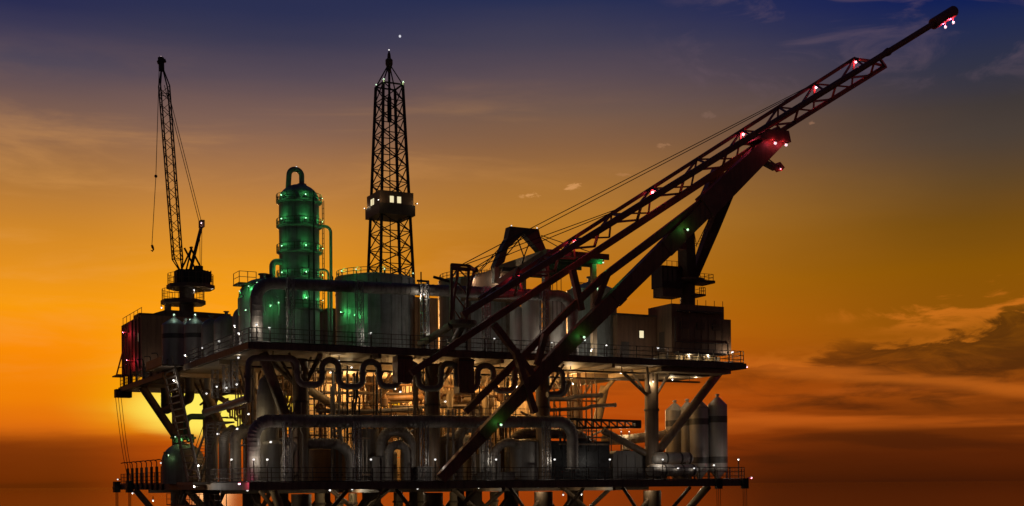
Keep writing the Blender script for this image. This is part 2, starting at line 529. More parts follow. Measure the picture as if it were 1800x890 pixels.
def rail(name, label, pts, h=1.15, step=1.6, group=None, bars=3, thick=0.05):
    """guard rail along pts (world points on the deck)"""
    pts = [Vector(p) for p in pts]
    t = thing(name, label, 'guard rail', pts[0], group)
    for k in range(bars):
        zz = h * (k + 1) / bars
        MB().tube([p + V(0, 0, zz) for p in pts], thick * 0.62, 6).build('top_rail' if k == bars - 1 else 'mid_rail', RAILM, t)
    MB().tube([p + V(0, 0, 0.09) for p in pts], 0.05, 4).build('toe_board', RAILM, t)
    wire = MB()
    for a, b in zip(pts, pts[1:]):
        n = max(1, int((b - a).length / step))
        for k in range(n + 1):
            if k == n and b is not pts[-1]:
                continue
            p = a.lerp(b, k / n)
            MB().beam(p, p + V(0, 0, h), thick * 1.25).build('post', RAILM, t)
            if k < n:
                for j in range(1, 5):
                    q = a.lerp(b, (k + j / 5) / n)
                    wire.beam(q, q + V(0, 0, h), 0.016)
    wire.build('infill_wires', RAILM, t, kind='stuff')
    return t

def ring_rail(t, c, r, z0, h=0.9, n=14, a0=0, a1=360):
    """rail round a circular gangway, as parts of t"""
    full = abs(a1 - a0) >= 360
    steps = 40
    for hh in (h * 0.5, h):
        path = [V(c[0] + r * math.cos(R(a0 + (a1 - a0) * k / steps)), c[1] + r * math.sin(R(a0 + (a1 - a0) * k / steps)), z0 + hh) for k in range(steps + 1)]
        MB().tube(path, 0.026, 5, cap=not full).build('hand_rail', RAILM, t)
    for k in range(n):
        a = R(a0 + (a1 - a0) * k / (n if full else n - 1))
        p = V(c[0] + r * math.cos(a), c[1] + r * math.sin(a), z0)
        MB().beam(p, p + V(0, 0, h), 0.05).build('rail_post', RAILM, t)

# ------------------------------------------------------------------ levels
ZL = 22.0                      # underside of the lower deck edge is just below the camera
LB, LT = ZL - 0.32, ZL + 0.22  # lower deck plate
UB, UT = ZL + 10.35, ZL + 10.82
W, D, XE = 42.4, 51.0, 46.2    # platform width, depth, and the reach of its front gangway

# ------------------------------------------------------------------ the sea
me = MB()
S = 30000
me.add([(-S, -S, 0), (S, -S, 0), (S, S, 0), (-S, S, 0)], [(0, 1, 2, 3)])
seam = bpy.data.materials.new('sea_water')
seam.use_nodes = True
t_ = seam.node_tree
b_ = t_.nodes['Principled BSDF']
b_.inputs['Base Color'].default_value = (0.006, 0.009, 0.012, 1)
b_.inputs['Roughness'].default_value = 0.04
b_.inputs['IOR'].default_value = 1.333
tn = t_.nodes.new('ShaderNodeTexCoord')
w1 = t_.nodes.new('ShaderNodeTexNoise')
w1.inputs['Scale'].default_value = 0.12
w1.inputs['Detail'].default_value = 6
t_.links.new(tn.outputs['Object'], w1.inputs['Vector'])
bw = t_.nodes.new('ShaderNodeBump')
bw.inputs['Strength'].default_value = 0.06
bw.inputs['Distance'].default_value = 0.5
t_.links.new(w1.outputs[0], bw.inputs['Height'])
t_.links.new(bw.outputs[0], b_.inputs['Normal'])
sea = me.build('sea', seam)
sea['kind'] = 'structure'
sea['label'] = 'dark open sea below the platform'

# ------------------------------------------------------------------ decks
def deck(name, zb, zt, label, under):
    t = thing(name, label, 'deck', (0, 0, zb))
    m_ = MB()
    m_.prism([(0, 0, zb + 0.12), (XE, 0, zb + 0.12), (XE, 11.2, zb + 0.12), (W, 11.2, zb + 0.12), (W, D, zb + 0.12), (0, D, zb + 0.12)], (0, 0, zt - zb - 0.12))
    m_.build('deck_plate', DECKM, t)
    # ceiling plates under the deck, with open joints
    nx, ny = 7, 9
    for i in range(nx):
        for j in range(ny):
            x0, x1 = 0.35 + (W - 0.7) * i / nx + 0.02, 0.35 + (W - 0.7) * (i + 1) / nx - 0.02
            y0, y1 = 0.35 + (D - 0.7) * j / ny + 0.02, 0.35 + (D - 0.7) * (j + 1) / ny - 0.02
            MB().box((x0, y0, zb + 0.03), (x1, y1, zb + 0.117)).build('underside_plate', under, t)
    # rim girders
    for a, b in (((0, 0), (XE, 0)), ((0, 0), (0, D)), ((XE, 0), (XE, 11.2)), ((W, 11.2), (W, D))):
        ax = a[0] == b[0]
        o = 0.006
        if ax:
            MB().box((a[0] - 0.09, a[1] + (0.10 if a[1] == 0 else 0.10), zb - o), (a[0] + 0.09, b[1], zt + 0.03)).build('edge_girder', BROWN, t)
        else:
            MB().box((a[0] - 0.10, a[1] - 0.09, zb - o), (b[0] + 0.10, a[1] + 0.09, zt + 0.03)).build('edge_girder', BROWN, t)
    for x in (10.7, 21.6, 32.4):
        MB().box((x - 0.14, 0.4, zb - 0.30), (x + 0.14, D - 0.3, zb + 0.028)).build('floor_girder', under, t)
    for y in (10.0, 24.0, 38.0):
        MB().box((0.4, y - 0.14, zb - 0.34), (W - 0.3, y + 0.14, zb + 0.024)).build('floor_girder', under, t)
    return t
deck('lower_deck', LB, LT, 'dark lower deck of the platform with railed edges', BROWN)
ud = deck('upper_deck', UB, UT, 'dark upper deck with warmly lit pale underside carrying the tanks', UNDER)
# box girder under the overhanging right end
MB().box((W - 5.0, 0.5, UB - 0.45), (XE - 1.2, 9.5, UB - 0.02)).build('end_box_girder', UNDER, ud)

# ------------------------------------------------------------------ columns and jacket
CX = (5.0, 16.4, 26.8, 38.0)
CY = (3.0, 17.0, 31.0, 45.0)
rown = ('front', 'second', 'third', 'rear')
coln = ('first', 'second', 'third', 'fourth')
for j, y in enumerate(CY):
    for i, x in enumerate(CX):
        t = thing('support_column', f'brown tubular column, {coln[i]} from the stair end in the {rown[j]} row', 'column', (x, y, -2), 'main columns of the platform')
        MB().lathe((x, y, LT + 0.02), [(0.62, 0), (0.62, UB - 0.36 - LT)], 22).build('shaft', BROWN, t)
        MB().lathe((x, y, -3), [(0.80, 0), (0.80, LB + 3 - 0.36)], 22).build('jacket_leg', BROWN, t)
        MB().lathe((x, y, LT + 6.3), [(0.70, 0), (0.70, 0.18)], 22).build('collar', DARK, t)
        for a in (45, 135, 225, 315):
            dx, dy = math.cos(R(a)), math.sin(R(a))
            MB().tube([(x + dx * 0.5, y + dy * 0.5, UB - 2.3), (x + dx * 1.9, y + dy * 1.9, UB - 0.05)], 0.12, 8).build('knee_brace', BROWN, t)
def brace(name, label, p, q, r, mt, group, n=10, cat='brace'):
    o = MB().tube([p, q], r, n).build(name, mt, None, p)
    return tag(o, label, cat, group)
bays = ('stair-end', 'middle', 'crane-end')
for j, y in enumerate(CY):
    for i in range(3):
        x0, x1 = CX[i], CX[i + 1]
        for s in (0, 1):
            a, b = ((x0, x1), (x1, x0))[s]
            dy = 0.24 * (1 if s else -1)
            brace('jacket_brace', f'diagonal brace {("rising", "falling")[s]} to the crane end, {bays[i]} bay, {rown[j]} row below the lower deck',
                  V(a, y + dy, 8), V(b, y + dy, LB - 0.5), 0.24, BROWN, 'braces of the platform legs')
for i, x in enumerate((CX[0], CX[3])):
    for j in range(3):
        for s in (0, 1):
            a, b = ((CY[j], CY[j + 1]), (CY[j + 1], CY[j]))[s]
            dx = 0.24 * (1 if s else -1)
            brace('jacket_brace', f'side brace leaning {("away", "toward")[s]}, {rown[j]} bay on the {("stair", "crane")[i]} side below the lower deck',
                  V(x + dx, a, 8), V(x + dx, b, LB - 0.5), 0.24, BROWN, 'side braces of the platform legs')
# V struts and crossed sway braces right below the lower deck's front edge
bn = ('first', 'second', 'third', 'fourth')
for i, x in enumerate(CX):
    for sgn, w_ in ((-1, 'stair'), (1, 'crane')):
        brace('sway_strut', f'short strut fanning to the {w_} side from the {bn[i]} front leg under the lower deck', V(x + sgn * .5, 3.0, LB - 3.6), V(x + sgn * 3.6, 2.2, LB - .06), 0.17, BROWN, 'struts fanning from the front legs')
for i in range(3):
    xm = (CX[i] + CX[i + 1]) / 2
    for sgn, w_ in ((-1, 'stair'), (1, 'crane')):
        brace('sway_brace', f'crossed sway brace leaning to the {w_} side under the {bays[i]} bay of the lower deck', V(xm - sgn * 2.6, 5.0 + .2 * sgn, LB - 4.2), V(xm + sgn * 2.6, 5.0 + .2 * sgn, LB - .06), 0.19, BROWN, 'crossed braces under the lower deck')
for j, y in enumerate((8.0, 22.0, 36.0)):
    for sgn, w_ in ((-1, 'toward'), (1, 'away')):
        brace('sway_brace', f'crossed side brace leaning {w_}, {bn[j]} along the stair side under the lower deck', V(3.2 + .2 * sgn, y - sgn * 3.4, LB - 4.2), V(3.2 + .2 * sgn, y + sgn * 3.4, LB - .06), 0.19, BROWN, 'crossed braces under the stair side')
# short struts under the lower deck's overhang
for k, (p, q) in enumerate((((238, 865), (300, 930)), ((330, 862), (385, 925)))):
    a = PU(p[0], p[1], 0.5); b = a + V(4.5, 0, -5.2)
    brace('edge_strut', ('pale-ended strut under the lower walkway near the winches', 'pale strut under the lower deck below the stair')[k], V(a.x, a.y, LB), b, 0.33, UNDER, 'struts under the lower deck edge', 14)
for k, (a, b, l) in enumerate(((V(43.6, 2.2, LB), V(38.6, 3.0, LB - 5.2), 'pale strut below the corner of the lower deck under the silos'),
                               (V(2.2, 1.2, LB), V(4.6, 2.8, LB - 5.5), 'strut below the lower deck under the big elbow duct'),)):
    brace('edge_strut', l, a, b, 0.34, UNDER, 'struts under the lower deck edge', 14)
# well conductors under the deck
for k, (px, v, r) in enumerate(((562, 8, .42), (596, 9, .36), (620, 7, .36), (797, 8, .34), (742, 10, .42), (868, 9, .36), (700, 12, .42))):
    p = P(px, 860, v)
    t = thing('well_conductor', f'pale vertical conductor pipe below the lower deck, {nth(sorted([562,596,620,797,742,868,700]).index(px))} counted from the stair end', 'pipe', (p.x, v, -2), 'conductor pipes below the deck')
    MB().lathe((p.x, v, -3), [(r, 0), (r, LB + 2.64)], 18).build('pipe', CREAM, t)
    for zz in (20.4, 14.0):
        MB().lathe((p.x, v, zz), [(r * 1.25, 0), (r * 1.25, 0.16)], 18).build('flange', BROWN, t)
# hanging catwalk below the lower deck, stair end
t = thing('hanging_catwalk', 'thin railed catwalk hanging below the lower deck by the stair', 'catwalk', (0.5, 14, 19.6))
a, b = PU(268, 905, 1.0), PU(345, 878, 1.0)
MB().box((0.4, 10, 20.2), (1.5, 30, 20.3)).build('floor', DARK, t)
for k in range(12):
    y = 10.1 + k * 1.8
    MB().beam((0.42, y, 20.3), (0.42, y, 21.3), 0.05).build('post', DARK, t)
for zz in (20.8, 21.3):
    MB().tube([(0.42, 10, zz), (0.42, 30, zz)], 0.03, 6).build('hand_rail', DARK, t)
for y in (12, 18, 24, 29):
    MB().beam((1.4, y, 20.3), (1.4, y, LB - 0.01), 0.06).build('hanger', DARK, t)

# ------------------------------------------------------------------ guard rails
rail('guard_rail', 'long guard rail along the front edge of the upper deck', [(0.05, 0.1, UT), (XE - 0.1, 0.1, UT)])
rail('guard_rail', 'guard rail along the stair-side edge of the upper deck', [(0.1, 0.4, UT), (0.1, 19.4, UT)])
rail('guard_rail', 'guard rail of the upper walkway below the crew house', [(0.1, 27.6, UT), (0.1, D - 0.2, UT)])
rail('guard_rail', 'short guard rail closing the crane-side tip of the upper deck', [(XE - 0.1, 0.5, UT), (XE - 0.1, 10.8, UT)])
rail('guard_rail', 'long guard rail along the front edge of the lower deck', [(0.05, 0.1, LT), (XE - 0.1, 0.1, LT)])
rail('guard_rail', 'guard rail along the stair-side edge of the lower deck', [(0.1, 0.4, LT), (0.1, 20.0, LT)])
rail('guard_rail', 'guard rail beside the winches on the lower walkway', [(0.1, 27.0, LT), (0.1, D - 0.2, LT)])
rail('guard_rail', 'guard rail closing the silo end of the lower deck', [(XE - 0.1, 0.5, LT), (XE - 0.1, 10.8, LT)])

# ================================================================== UPPER DECK
def tank(name, label, cat, px, wpx, py_top, v, zb, mt, roof='cone', rise=0.5, seams=4, group=None, n=40):
    """upright tank: centre px, width wpx, shoulder at row py_top"""
    c = P(px, py_top, v)
    r = wpx * mpp(c) / 2
    t = thing(name, label, cat, (c.x, c.y, zb), group)
    h = c.z - zb
    MB().lathe((c.x, c.y, zb), [(r, 0), (r, h)], n).build('shell', mt, t)
    if roof == 'cone':
        MB().lathe((c.x, c.y, zb + h), [(r * 1.015, -0.08), (r * 1.015, 0.05), (r * 0.5, rise * 0.62), (0.25, rise)], n).build('roof', mt, t)
    elif roof == 'dome':
        MB().lathe((c.x, c.y, zb + h), [(r * math.cos(R(a)), 0.002 + rise * math.sin(R(a))) for a in range(0, 91, 10)], n).build('dome', mt, t)
    elif roof == 'flat':
        MB().lathe((c.x, c.y, zb + h), [(r * 1.02, -0.06), (r * 1.02, 0.08)], n).build('roof', mt, t)
    for k in range(1, seams + 1):
        zz = zb + h * k / (seams + 1)
        MB().lathe((c.x, c.y, zz), [(r * 1.012, -0.035), (r * 1.012, 0.035)], n).build('seam_ring', mt, t)
    return t, c, r, h

# --- distillation tower with ring gangways
t, c, r, h = tank('process_tower', 'tall upright process tower with four green lit ring gangways', 'tower', 525.5, 70, 354, 8.0, UT, GREENV, 'dome', 1.38, 9)
TOW = (c.x, c.y, r, h)
for k, py in enumerate((357, 400, 445, 491, 545)):
    zz = P(527, py, 8.0).z
    MB().lathe((c.x, c.y, zz), [(r + 0.01, -0.16), (r + 0.22, -0.06), (r + 0.22, 0.04), (r + 0.01, 0.04)], 40).build('gangway', GREENV, t)
    ring_rail(t, c, r + 0.20, zz + 0.04, 0.55, 18)
p0 = P(521, 330, 8.0)
top = zz_ = UT + h + 1.2
MB().tube(fillet([V(c.x - 0.95, c.y, UT + h + 0.6), V(c.x - 0.80, c.y, UT + h + 2.62), V(c.x + 0.25, c.y, UT + h + 2.62), V(c.x + 0.25, c.y, UT + h + 1.1)], 0.515, 10), 0.22, 14).build('loop_pipe', GREENV, t)
MB().lathe((c.x + 0.25, c.y, UT + h + 1.15), [(0.46, 0), (0.46, 0.16), (0.38, 0.16), (0.38, 0.3)], 18).build('nozzle_flange', GREENV, t)
x1 = c.x + 0.30 * r; y1 = c.y - 0.96 * r - 0.12
MB().tube([(x1 + 0.05, y1 - 0.38, UT + h + 0.5), (x1 + 0.05, y1 - 0.38, UT)], 0.075, 8).build('riser_pipe', BLACK, t)
MB().tube([(x1 - 0.38, y1 - 0.40, UT + 8.0), (x1 - 0.38, y1 - 0.40, UT)], 0.06, 8).build('riser_pipe', BLACK, t)
xs = c.x + r + 0.75
MB().tube(fillet([V(xs - 0.9, c.y, UT + h - 1.9), V(xs + 0.35, c.y, UT + h - 1.9), V(xs + 0.35, c.y, UT + 0.5), V(xs + 1.8, c.y, UT + 0.5)], 0.5, 8), 0.13, 12).build('downcomer_pipe', GREENV, t)
MB().tube(fillet([V(xs - 0.9, c.y - 0.25, UT + h - 5.6), V(xs + 0.02, c.y - 0.25, UT + h - 5.6), V(xs + 0.02, c.y - 0.25, UT)], 0.35, 6), 0.09, 10).build('downcomer_pipe', GREENV, t)
lx = c.x + r + 0.62
for dy in (0.32, 0.72):
    MB().beam((lx, c.y + dy, UT), (lx, c.y + dy, UT + h + 0.3), 0.05).build('ladder_rail', RAILM, t)
for k in range(int(h / 0.42)):
    MB().beam((lx, c.y + 0.32, UT + 0.3 + k * 0.42), (lx, c.y + 0.72, UT + 0.3 + k * 0.42), 0.03).build('ladder_rung', RAILM, t)
# side pipe elbow low on the tower
q = P(488, 470, 7.4)
MB().tube(fillet([V(c.x - r + 0.1, c.y - 0.3, q.z + 0.5), V(c.x - r - 0.75, c.y - 0.3, q.z + 0.5), V(c.x - r - 0.75, c.y - 0.3, UT)], 0.5, 8), 0.26, 12).build('side_pipe', GREENV, t)
MB().lathe((c.x - r * 0.2, c.y - r * 0.98, UT + 4.8), [(0.3, -0.4), (0.34, 0.0), (0.3, 0.4)], 14).build('manway', GREENV, t)

# --- dome vessel left of the tower
t, c, r, h = tank('domed_vessel', 'squat green lit domed vessel behind the upper elbow duct', 'vessel', 463, 86, 522, 8.5, UT, GREENV, 'dome', 1.5, 3)
tp = V(c.x - r * 0.75, c.y - r * 0.2, UT + h + 0.9)
MB().box((tp.x - 0.9, tp.y - 0.9, tp.z - 0.12), (tp.x + 0.6, tp.y + 0.9, tp.z)).build('top_platform', DARK, t)
for dx, dy in ((-.85, -.85), (.55, -.85), (-.85, .85), (-.15, -.85)):
    MB().beam((tp.x + dx, tp.y + dy, tp.z), (tp.x + dx, tp.y + dy, tp.z + 0.9), 0.05).build('rail_post', RAILM, t)
for zz in (0.45, 0.9):
    MB().tube([(tp.x - .85, tp.y + .85, tp.z + zz), (tp.x - .85, tp.y - .85, tp.z + zz), (tp.x + .55, tp.y - .85, tp.z + zz)], 0.025, 5).build('hand_rail', RAILM, t)
MB().lathe((c.x, c.y, UT + h + 1.4), [(0.3, 0), (0.3, 0.4), (0.42, 0.4), (0.42, 0.5)], 14).build('nozzle', GREENV, t)
for k in range(5):
    a = R(200 + 28 * k)
    MB().tube(fillet([V(c.x + (r + .05) * math.cos(a), c.y + (r + .05) * math.sin(a), UT + 4.6), V(c.x + (r + .45) * math.cos(a), c.y + (r + .45) * math.sin(a), UT + 4.4), V(c.x + (r + .45) * math.cos(a), c.y + (r + .45) * math.sin(a), UT + 3.0)], .15, 4), 0.07, 8).build('drain_pipe', GREENV, t)

# --- smaller domes behind the silos
for k, (px, w, py, v, l) in enumerate(((398, 44, 572, 17, 'dark rounded vessel between the pale silos and the domed vessel'),
                                       (372, 36, 578, 22, 'dark rounded vessel just behind the second pale silo'),
                                       (424, 30, 560, 13, 'slim dark rounded vessel touching the domed vessel'))):
    t, c, r, h = tank('rounded_vessel', l, 'vessel', px, w, py, v, UT, GREY, 'dome', 0.9, 3, 'vessels on the stair side of the upper deck')
    MB().lathe((c.x, c.y, UT + h + 0.85), [(0.16, 0), (0.16, 0.3), (0.26, 0.3), (0.26, 0.38)], 12).build('nozzle', GREY, t)

# --- silos with dark bands
def silo(label, px, wpx, py_sh, py_top, v, zb, group, bands=(0.72,), legs=True, hopper=True, zc=None, seams=2):
    c = P(px, py_sh, v)
    r = wpx * mpp(c) / 2
    zt = c.z
    tipz = P(px, py_top, v).z
    t = thing('storage_silo', label, 'silo', (c.x, c.y, zb), group)
    z0 = zb + (1.0 if hopper else 0.0)
    h = zt - z0
    MB().lathe((c.x, c.y, z0), [(r, 0), (r, h)], 32).build('shell', LIGHT, t)
    MB().lathe((c.x, c.y, zt), [(r, 0.002), (r * 0.96, (tipz - zt) * 0.10), (0.2, (tipz - zt) * 0.88), (0.18, (tipz - zt) * 0.9)], 32).build('cone_top', LIGHT, t)
    MB().lathe((c.x, c.y, tipz - (tipz - zt) * 0.1), [(0.13, 0), (0.13, 0.16), (0.2, 0.16), (0.2, 0.26), (0.09, 0.32)], 14).build('vent', LIGHT, t)
    if hopper:
        MB().lathe((c.x, c.y, zb + 0.12), [(0.16, 0), (0.3, 0.15), (r * 0.8, 0.7), (r, 0.878)], 32).build('hopper_bottom', LIGHT, t)
        for a in (45, 135, 225, 315):
            x, y = c.x + r * 0.92 * math.cos(R(a)), c.y + r * 0.92 * math.sin(R(a))
            MB().beam((x, y, zb), (x, y, z0 + 0.3), 0.14).build('leg', DARK, t)
    for b in bands:
        MB().lathe((c.x, c.y, z0 + h * b), [(r * 1.012, -h * 0.05), (r * 1.012, h * 0.05)], 32).build('painted_band', BAND, t)
    for k in range(1, seams + 1):
        MB().lathe((c.x, c.y, z0 + h * k / (seams + 1) - 0.1), [(r * 1.014, -0.03), (r * 1.014, 0.03)], 32).build('seam_ring', LIGHT, t)
    return t, c, r
silo('pale banded silo nearest the crew house on the upper deck', 306, 42, 572, 557, 29.0, UT, 'silos on the upper deck', (0.76,), hopper=False)
silo('pale banded silo on the upper deck touching the dark rounded vessels', 343, 38, 572, 557, 25.5, UT, 'silos on the upper deck', (0.76,), hopper=False)
silo('pale silo on the upper deck standing behind and between the two banded ones', 326, 34, 576, 564, 33.0, UT, 'silos on the upper deck', (), hopper=False)

# --- big tanks
t, c, r, h = tank('storage_tank', 'big round storage tank, green lit on one side, under the derrick', 'tank', 659, 138, 492, 10.0, UT, GREENV, 'cone', 0.62, 4, 'big storage tanks on the upper deck')
TK1 = (c.x, c.y, r, UT + h)
ring_rail(t, c, r * 0.97, UT + h + 0.05, 0.55, 30)
for k in range(9):
    a = R(205 + 17 * k)
    MB().beam((c.x + (r + .03) * math.cos(a), c.y + (r + .03) * math.sin(a), UT), (c.x + (r + .03) * math.cos(a), c.y + (r + .03) * math.sin(a), UT + h - 0.1), 0.07).build('stiffener', GREENV, t)
t, c, r, h = tank('storage_tank', 'dark round storage tank behind the foot of the lattice boom', 'tank', 838, 134, 497, 10.5, UT, GREENV, 'cone', 0.5, 4, 'big storage tanks on the upper deck')
ring_rail(t, c, r * 0.97, UT + h + 0.05, 0.55, 30)
t, c, r, h = tank('storage_tank', 'round storage tank with green roof beside the crane house', 'tank', 1040, 88, 513, 6.2, UT, GREENV, 'cone', 0.95, 4, 'big storage tanks on the upper deck')
ring_rail(t, c, r * 0.6, UT + h + 0.5, 0.5, 12, 60, 150)
MB().lathe((c.x, c.y, UT + h + 0.9), [(0.35, 0), (0.35, 0.35), (0.5, 0.35), (0.5, 0.45)], 14).build('roof_vent', GREENV, t)
for px, w, py, v, l in ((934, 36, 530, 4.6, 'brightly lit cream vessel nearest the boom foot on the upper deck'), (980, 30, 524, 4.6, 'lit cream vessel inside the bend of the upper duct'),
                        (909, 26, 545, 5.4, 'narrow grey vessel beside the brightly lit cream vessel')):
    t, c, r, h = tank('upright_vessel', l, 'vessel', px, w, py, v, UT, LIGHT, 'dome', 0.35, 3, 'lit vessels under the upper duct')
    MB().lathe((c.x, c.y, UT + h + 0.3), [(0.12, 0), (0.12, 0.3), (0.2, 0.3), (0.2, 0.38)], 10).build('nozzle', LIGHT, t)

# --- clad wall panels between the big tanks, and the box house behind
t = thing('cladding_screen', 'ochre ribbed cladding screen between the two big tanks', 'screen', P(750, 610, 7.0))
a, b = P(729, 522, 7.0), P(771, 605, 7.0)
n = 6
for k in range(n):
    x0, x1 = a.x + (b.x - a.x) * k / n, a.x + (b.x - a.x) * (k + 1) / n - 0.04
    MB().box((x0, 7.0, UT), (x1, 7.12, a.z)).build('panel', OCHRE, t)
for zz in (UT + 1.0, UT + 3.0):
    MB().box((a.x, 7.125, zz), (b.x, 7.25, zz + 0.12)).build('girt', DARK, t)
t = thing('equipment_shelter', 'small dark shelter with stepped roof between the tower and the big tank', 'shelter', P(584, 620, 18))
a, b = P(576, 546, 18), P(612, 612, 18)
MB().box((a.x, 18, UT), (b.x, 22, a.z)).build('wall', DARK, t)
MB().box((a.x - 0.15, 17.8, a.z + 0.003), (b.x + 0.1, 22.2, a.z + 0.2)).build('roof', DARK, t)
MB().box((a.x - 0.9, 18.2, UT + 1.8), (a.x - 0.003, 21.0, UT + 1.95)).build('canopy', DARK, t)

# --- upper clad duct
U1, U2 = P(470, 498, 1.9), P(1000, 521, 1.9)
dx0, dx1 = P(451, 560, 1.9).x, P(1007, 560, 1.9).x
t = thing('clad_duct', 'fat clad duct running along the upper deck with an elbow at each end', 'duct', (dx0, 1.9, UT))
m_ = MB()
zl, zr = U1.z, U2.z
clad_tube(m_, fillet([V(dx0, 1.9, UT), V(dx0, 1.9, zl), V(dx1, 1.9, zr), V(dx1, 1.9, UT)], 1.35, 12), 0.47, 0.42, 18)
m_.build('jacket', DUCT, t)
for zz in (UT + 0.05,):
    for x in (dx0, dx1):
        MB().lathe((x, 1.9, zz), [(0.66, 0), (0.66, 0.14)], 18).build('base_flange', DUCT, t)
for k in range(7):
    x = dx0 + 2.5 + k * 3.7
    zz = zl + (zr - zl) * (x - dx0) / (dx1 - dx0)
    MB().tube([(x, 1.9, zz + 0.4), (x, 1.9, zz + 0.75)], 0.05, 6).build('valve_stem', DARK, t)
MB().lathe((dx0 + 1.0, 1.9, zl + 0.44), [(0.26, 0), (0.26, 0.25)], 12).build('hatch', DARK, t)
for i, px in enumerate((511, 632, 747, 855, 957)):
    zt = zl + (zr - zl) * (P(px, 500, 1.2).x - dx0) / (dx1 - dx0)
    a = P(px, 600, 1.15)
    b = V(a.x, 1.15, zt + 0.35)
    pp = b - CAM
    py = HOR - (b.z - CAM.z) / pp.dot(FWD) * FPX - (px - 900) * 0.007
    lattice_post('lattice_post', f'galvanised lattice post carrying the upper duct, {nth(i)} from the tower end', 'post', px, py, 610, 1.15, 13, GALV, 'lattice posts of the upper duct', zb=UT + 0.01)

# --- derrick
DV = 12.0
def dpt(px, py):
    return P(px, py, DV)
base = P(669, 481, DV)                     # near corner of the square foot
k_ = mpp(base)
s0, s1 = 63 * k_, 37 * k_
zb_, zt_ = TK1[3] + 0.45, P(676, 140, DV).z
ctr = V(base.x + s0 / 2, base.y + s0 / 2, 0)
t = thing('drilling_derrick', 'tall dark lattice derrick with a lit cabin halfway up', 'derrick', (ctr.x, ctr.y, zb_))
def dc(i, zz):
    f = (zz - zb_) / (zt_ - zb_)
    s = (s0 + (s1 - s0) * f) / 2
    sx, sy = ((-1, -1), (1, -1), (1, 1), (-1, 1))[i]
    return V(ctr.x + sx * s, ctr.y + sy * s, zz)
for i in range(4):
    MB().beam(dc(i, zb_ - 0.5), dc(i, zt_), 0.21, 0.21, (0, 1, 0)).build('leg', BLACK, t)
NB = 12
zs = [zb_ + (zt_ - zb_) * (1 - (1 - k / NB) ** 1.0) for k in range(NB + 1)]
for k in range(NB):
    for i in range(4):
        j = (i + 1) % 4
        a0, a1, b0, b1 = dc(i, zs[k]), dc(j, zs[k]), dc(i, zs[k + 1]), dc(j, zs[k + 1])
        MB().beam(a0, b1, 0.075).build('diagonal_brace', BLACK, t)
        MB().beam(a1, b0, 0.075).build('diagonal_brace', BLACK, t)
        MB().beam(b0, b1, 0.07).build('girt', BLACK, t)
MB().tube([(ctr.x, ctr.y, zb_), (ctr.x, ctr.y, P(678, 205, DV).z)], 0.055, 8).build('drill_string', BLACK, t)
MB().lathe((ctr.x, ctr.y, P(678, 205, DV).z), [(0.16, 0), (0.2, 0.1), (0.2, 2.2), (0.11, 2.4), (0.11, 4.6), (0.09, 4.9)], 14).build('travelling_block', BLACK, t)
ap = P(677, 118, DV + s0 / 2)
for i in range(4):
    MB().beam(dc(i, zt_), (ctr.x + (dc(i, zt_).x - ctr.x) * 0.14, ctr.y + (dc(i, zt_).y - ctr.y) * 0.14, zt_ + 1.75), 0.09).build('crown_strut', BLACK, t)
    MB().beam(dc(i, zt_), dc((i + 1) % 4, zt_), 0.12).build('girt', BLACK, t)
MB().lathe((ctr.x, ctr.y, zt_ + 1.2), [(0.12, 0), (0.22, 0.45), (0.33, 0.75), (0.33, 1.15), (0.17, 1.3), (0.14, 1.65), (0.06, 1.9)], 14).build('crown_block', DARK, t)
hz0, hz1 = P(669, 375, DV).z, P(669, 334, DV).z
sh = 62 * k_ * 1.03 / 2
cab = MB().box((ctr.x - sh, ctr.y - sh, hz0 + 0.95), (ctr.x + sh, ctr.y + sh, hz1)).build('cabin', HOUSE, t)
MB().box((ctr.x - sh - 0.12, ctr.y - sh - 0.12, hz0), (ctr.x + sh + 0.12, ctr.y + sh + 0.12, hz0 + 0.946)).build('cabin_floor', DARK, t)
for x0 in (0.95, 1.65):
    MB().box((ctr.x - sh + x0, ctr.y - sh - 0.03, hz0 + 1.05), (ctr.x - sh + x0 + 0.36, ctr.y - sh - 0.003, hz0 + 1.62)).build('window', WINL, cab)
for y0 in (1.45, 1.9):
    MB().box((ctr.x - sh - 0.03, ctr.y - sh + y0, hz0 + 1.05), (ctr.x - sh - 0.003, ctr.y - sh + y0 + 0.3, hz0 + 1.6)).build('window', WINL, cab)
DER = (ctr.x, ctr.y, sh, hz0, zt_)

# --- small wind vane mast and davit arm on the tank side
t = thing('vane_mast', 'thin mast with crossed vane arms beside the big tank roof', 'mast', P(751, 610, 3.0))
a = P(752, 495, 3.0); b = P(740, 476, 3.0)
MB().beam((a.x, 3.0, UT), (a.x, 3.0, a.z), 0.2).build('post', GALV, t)
MB().beam((a.x + 0.1, 3.0, a.z), (b.x - 0.35, 3.0, a.z), 0.16).build('arm', BLACK, t)
MB().tube([(b.x, 3.0, a.z + 0.75), (b.x, 3.0, a.z - 0.35)], 0.06, 8).build('vane_rod', BLACK, t)
MB().ball((b.x, 3.0, a.z), 0.15).build('vane_hub', BLACK, t)
t = thing('small_davit', 'short dark davit tilted over the upper duct', 'davit', P(790, 500, 3.0))
MB().beam(P(762, 487, 3.0), P(797, 497, 3.0), 0.16, 0.2).build('arm', BLACK, t)
MB().beam(P(797, 497, 3.0), V(P(797, 497, 3.0).x, 3.0, UT), 0.2).build('post', DARK, t)

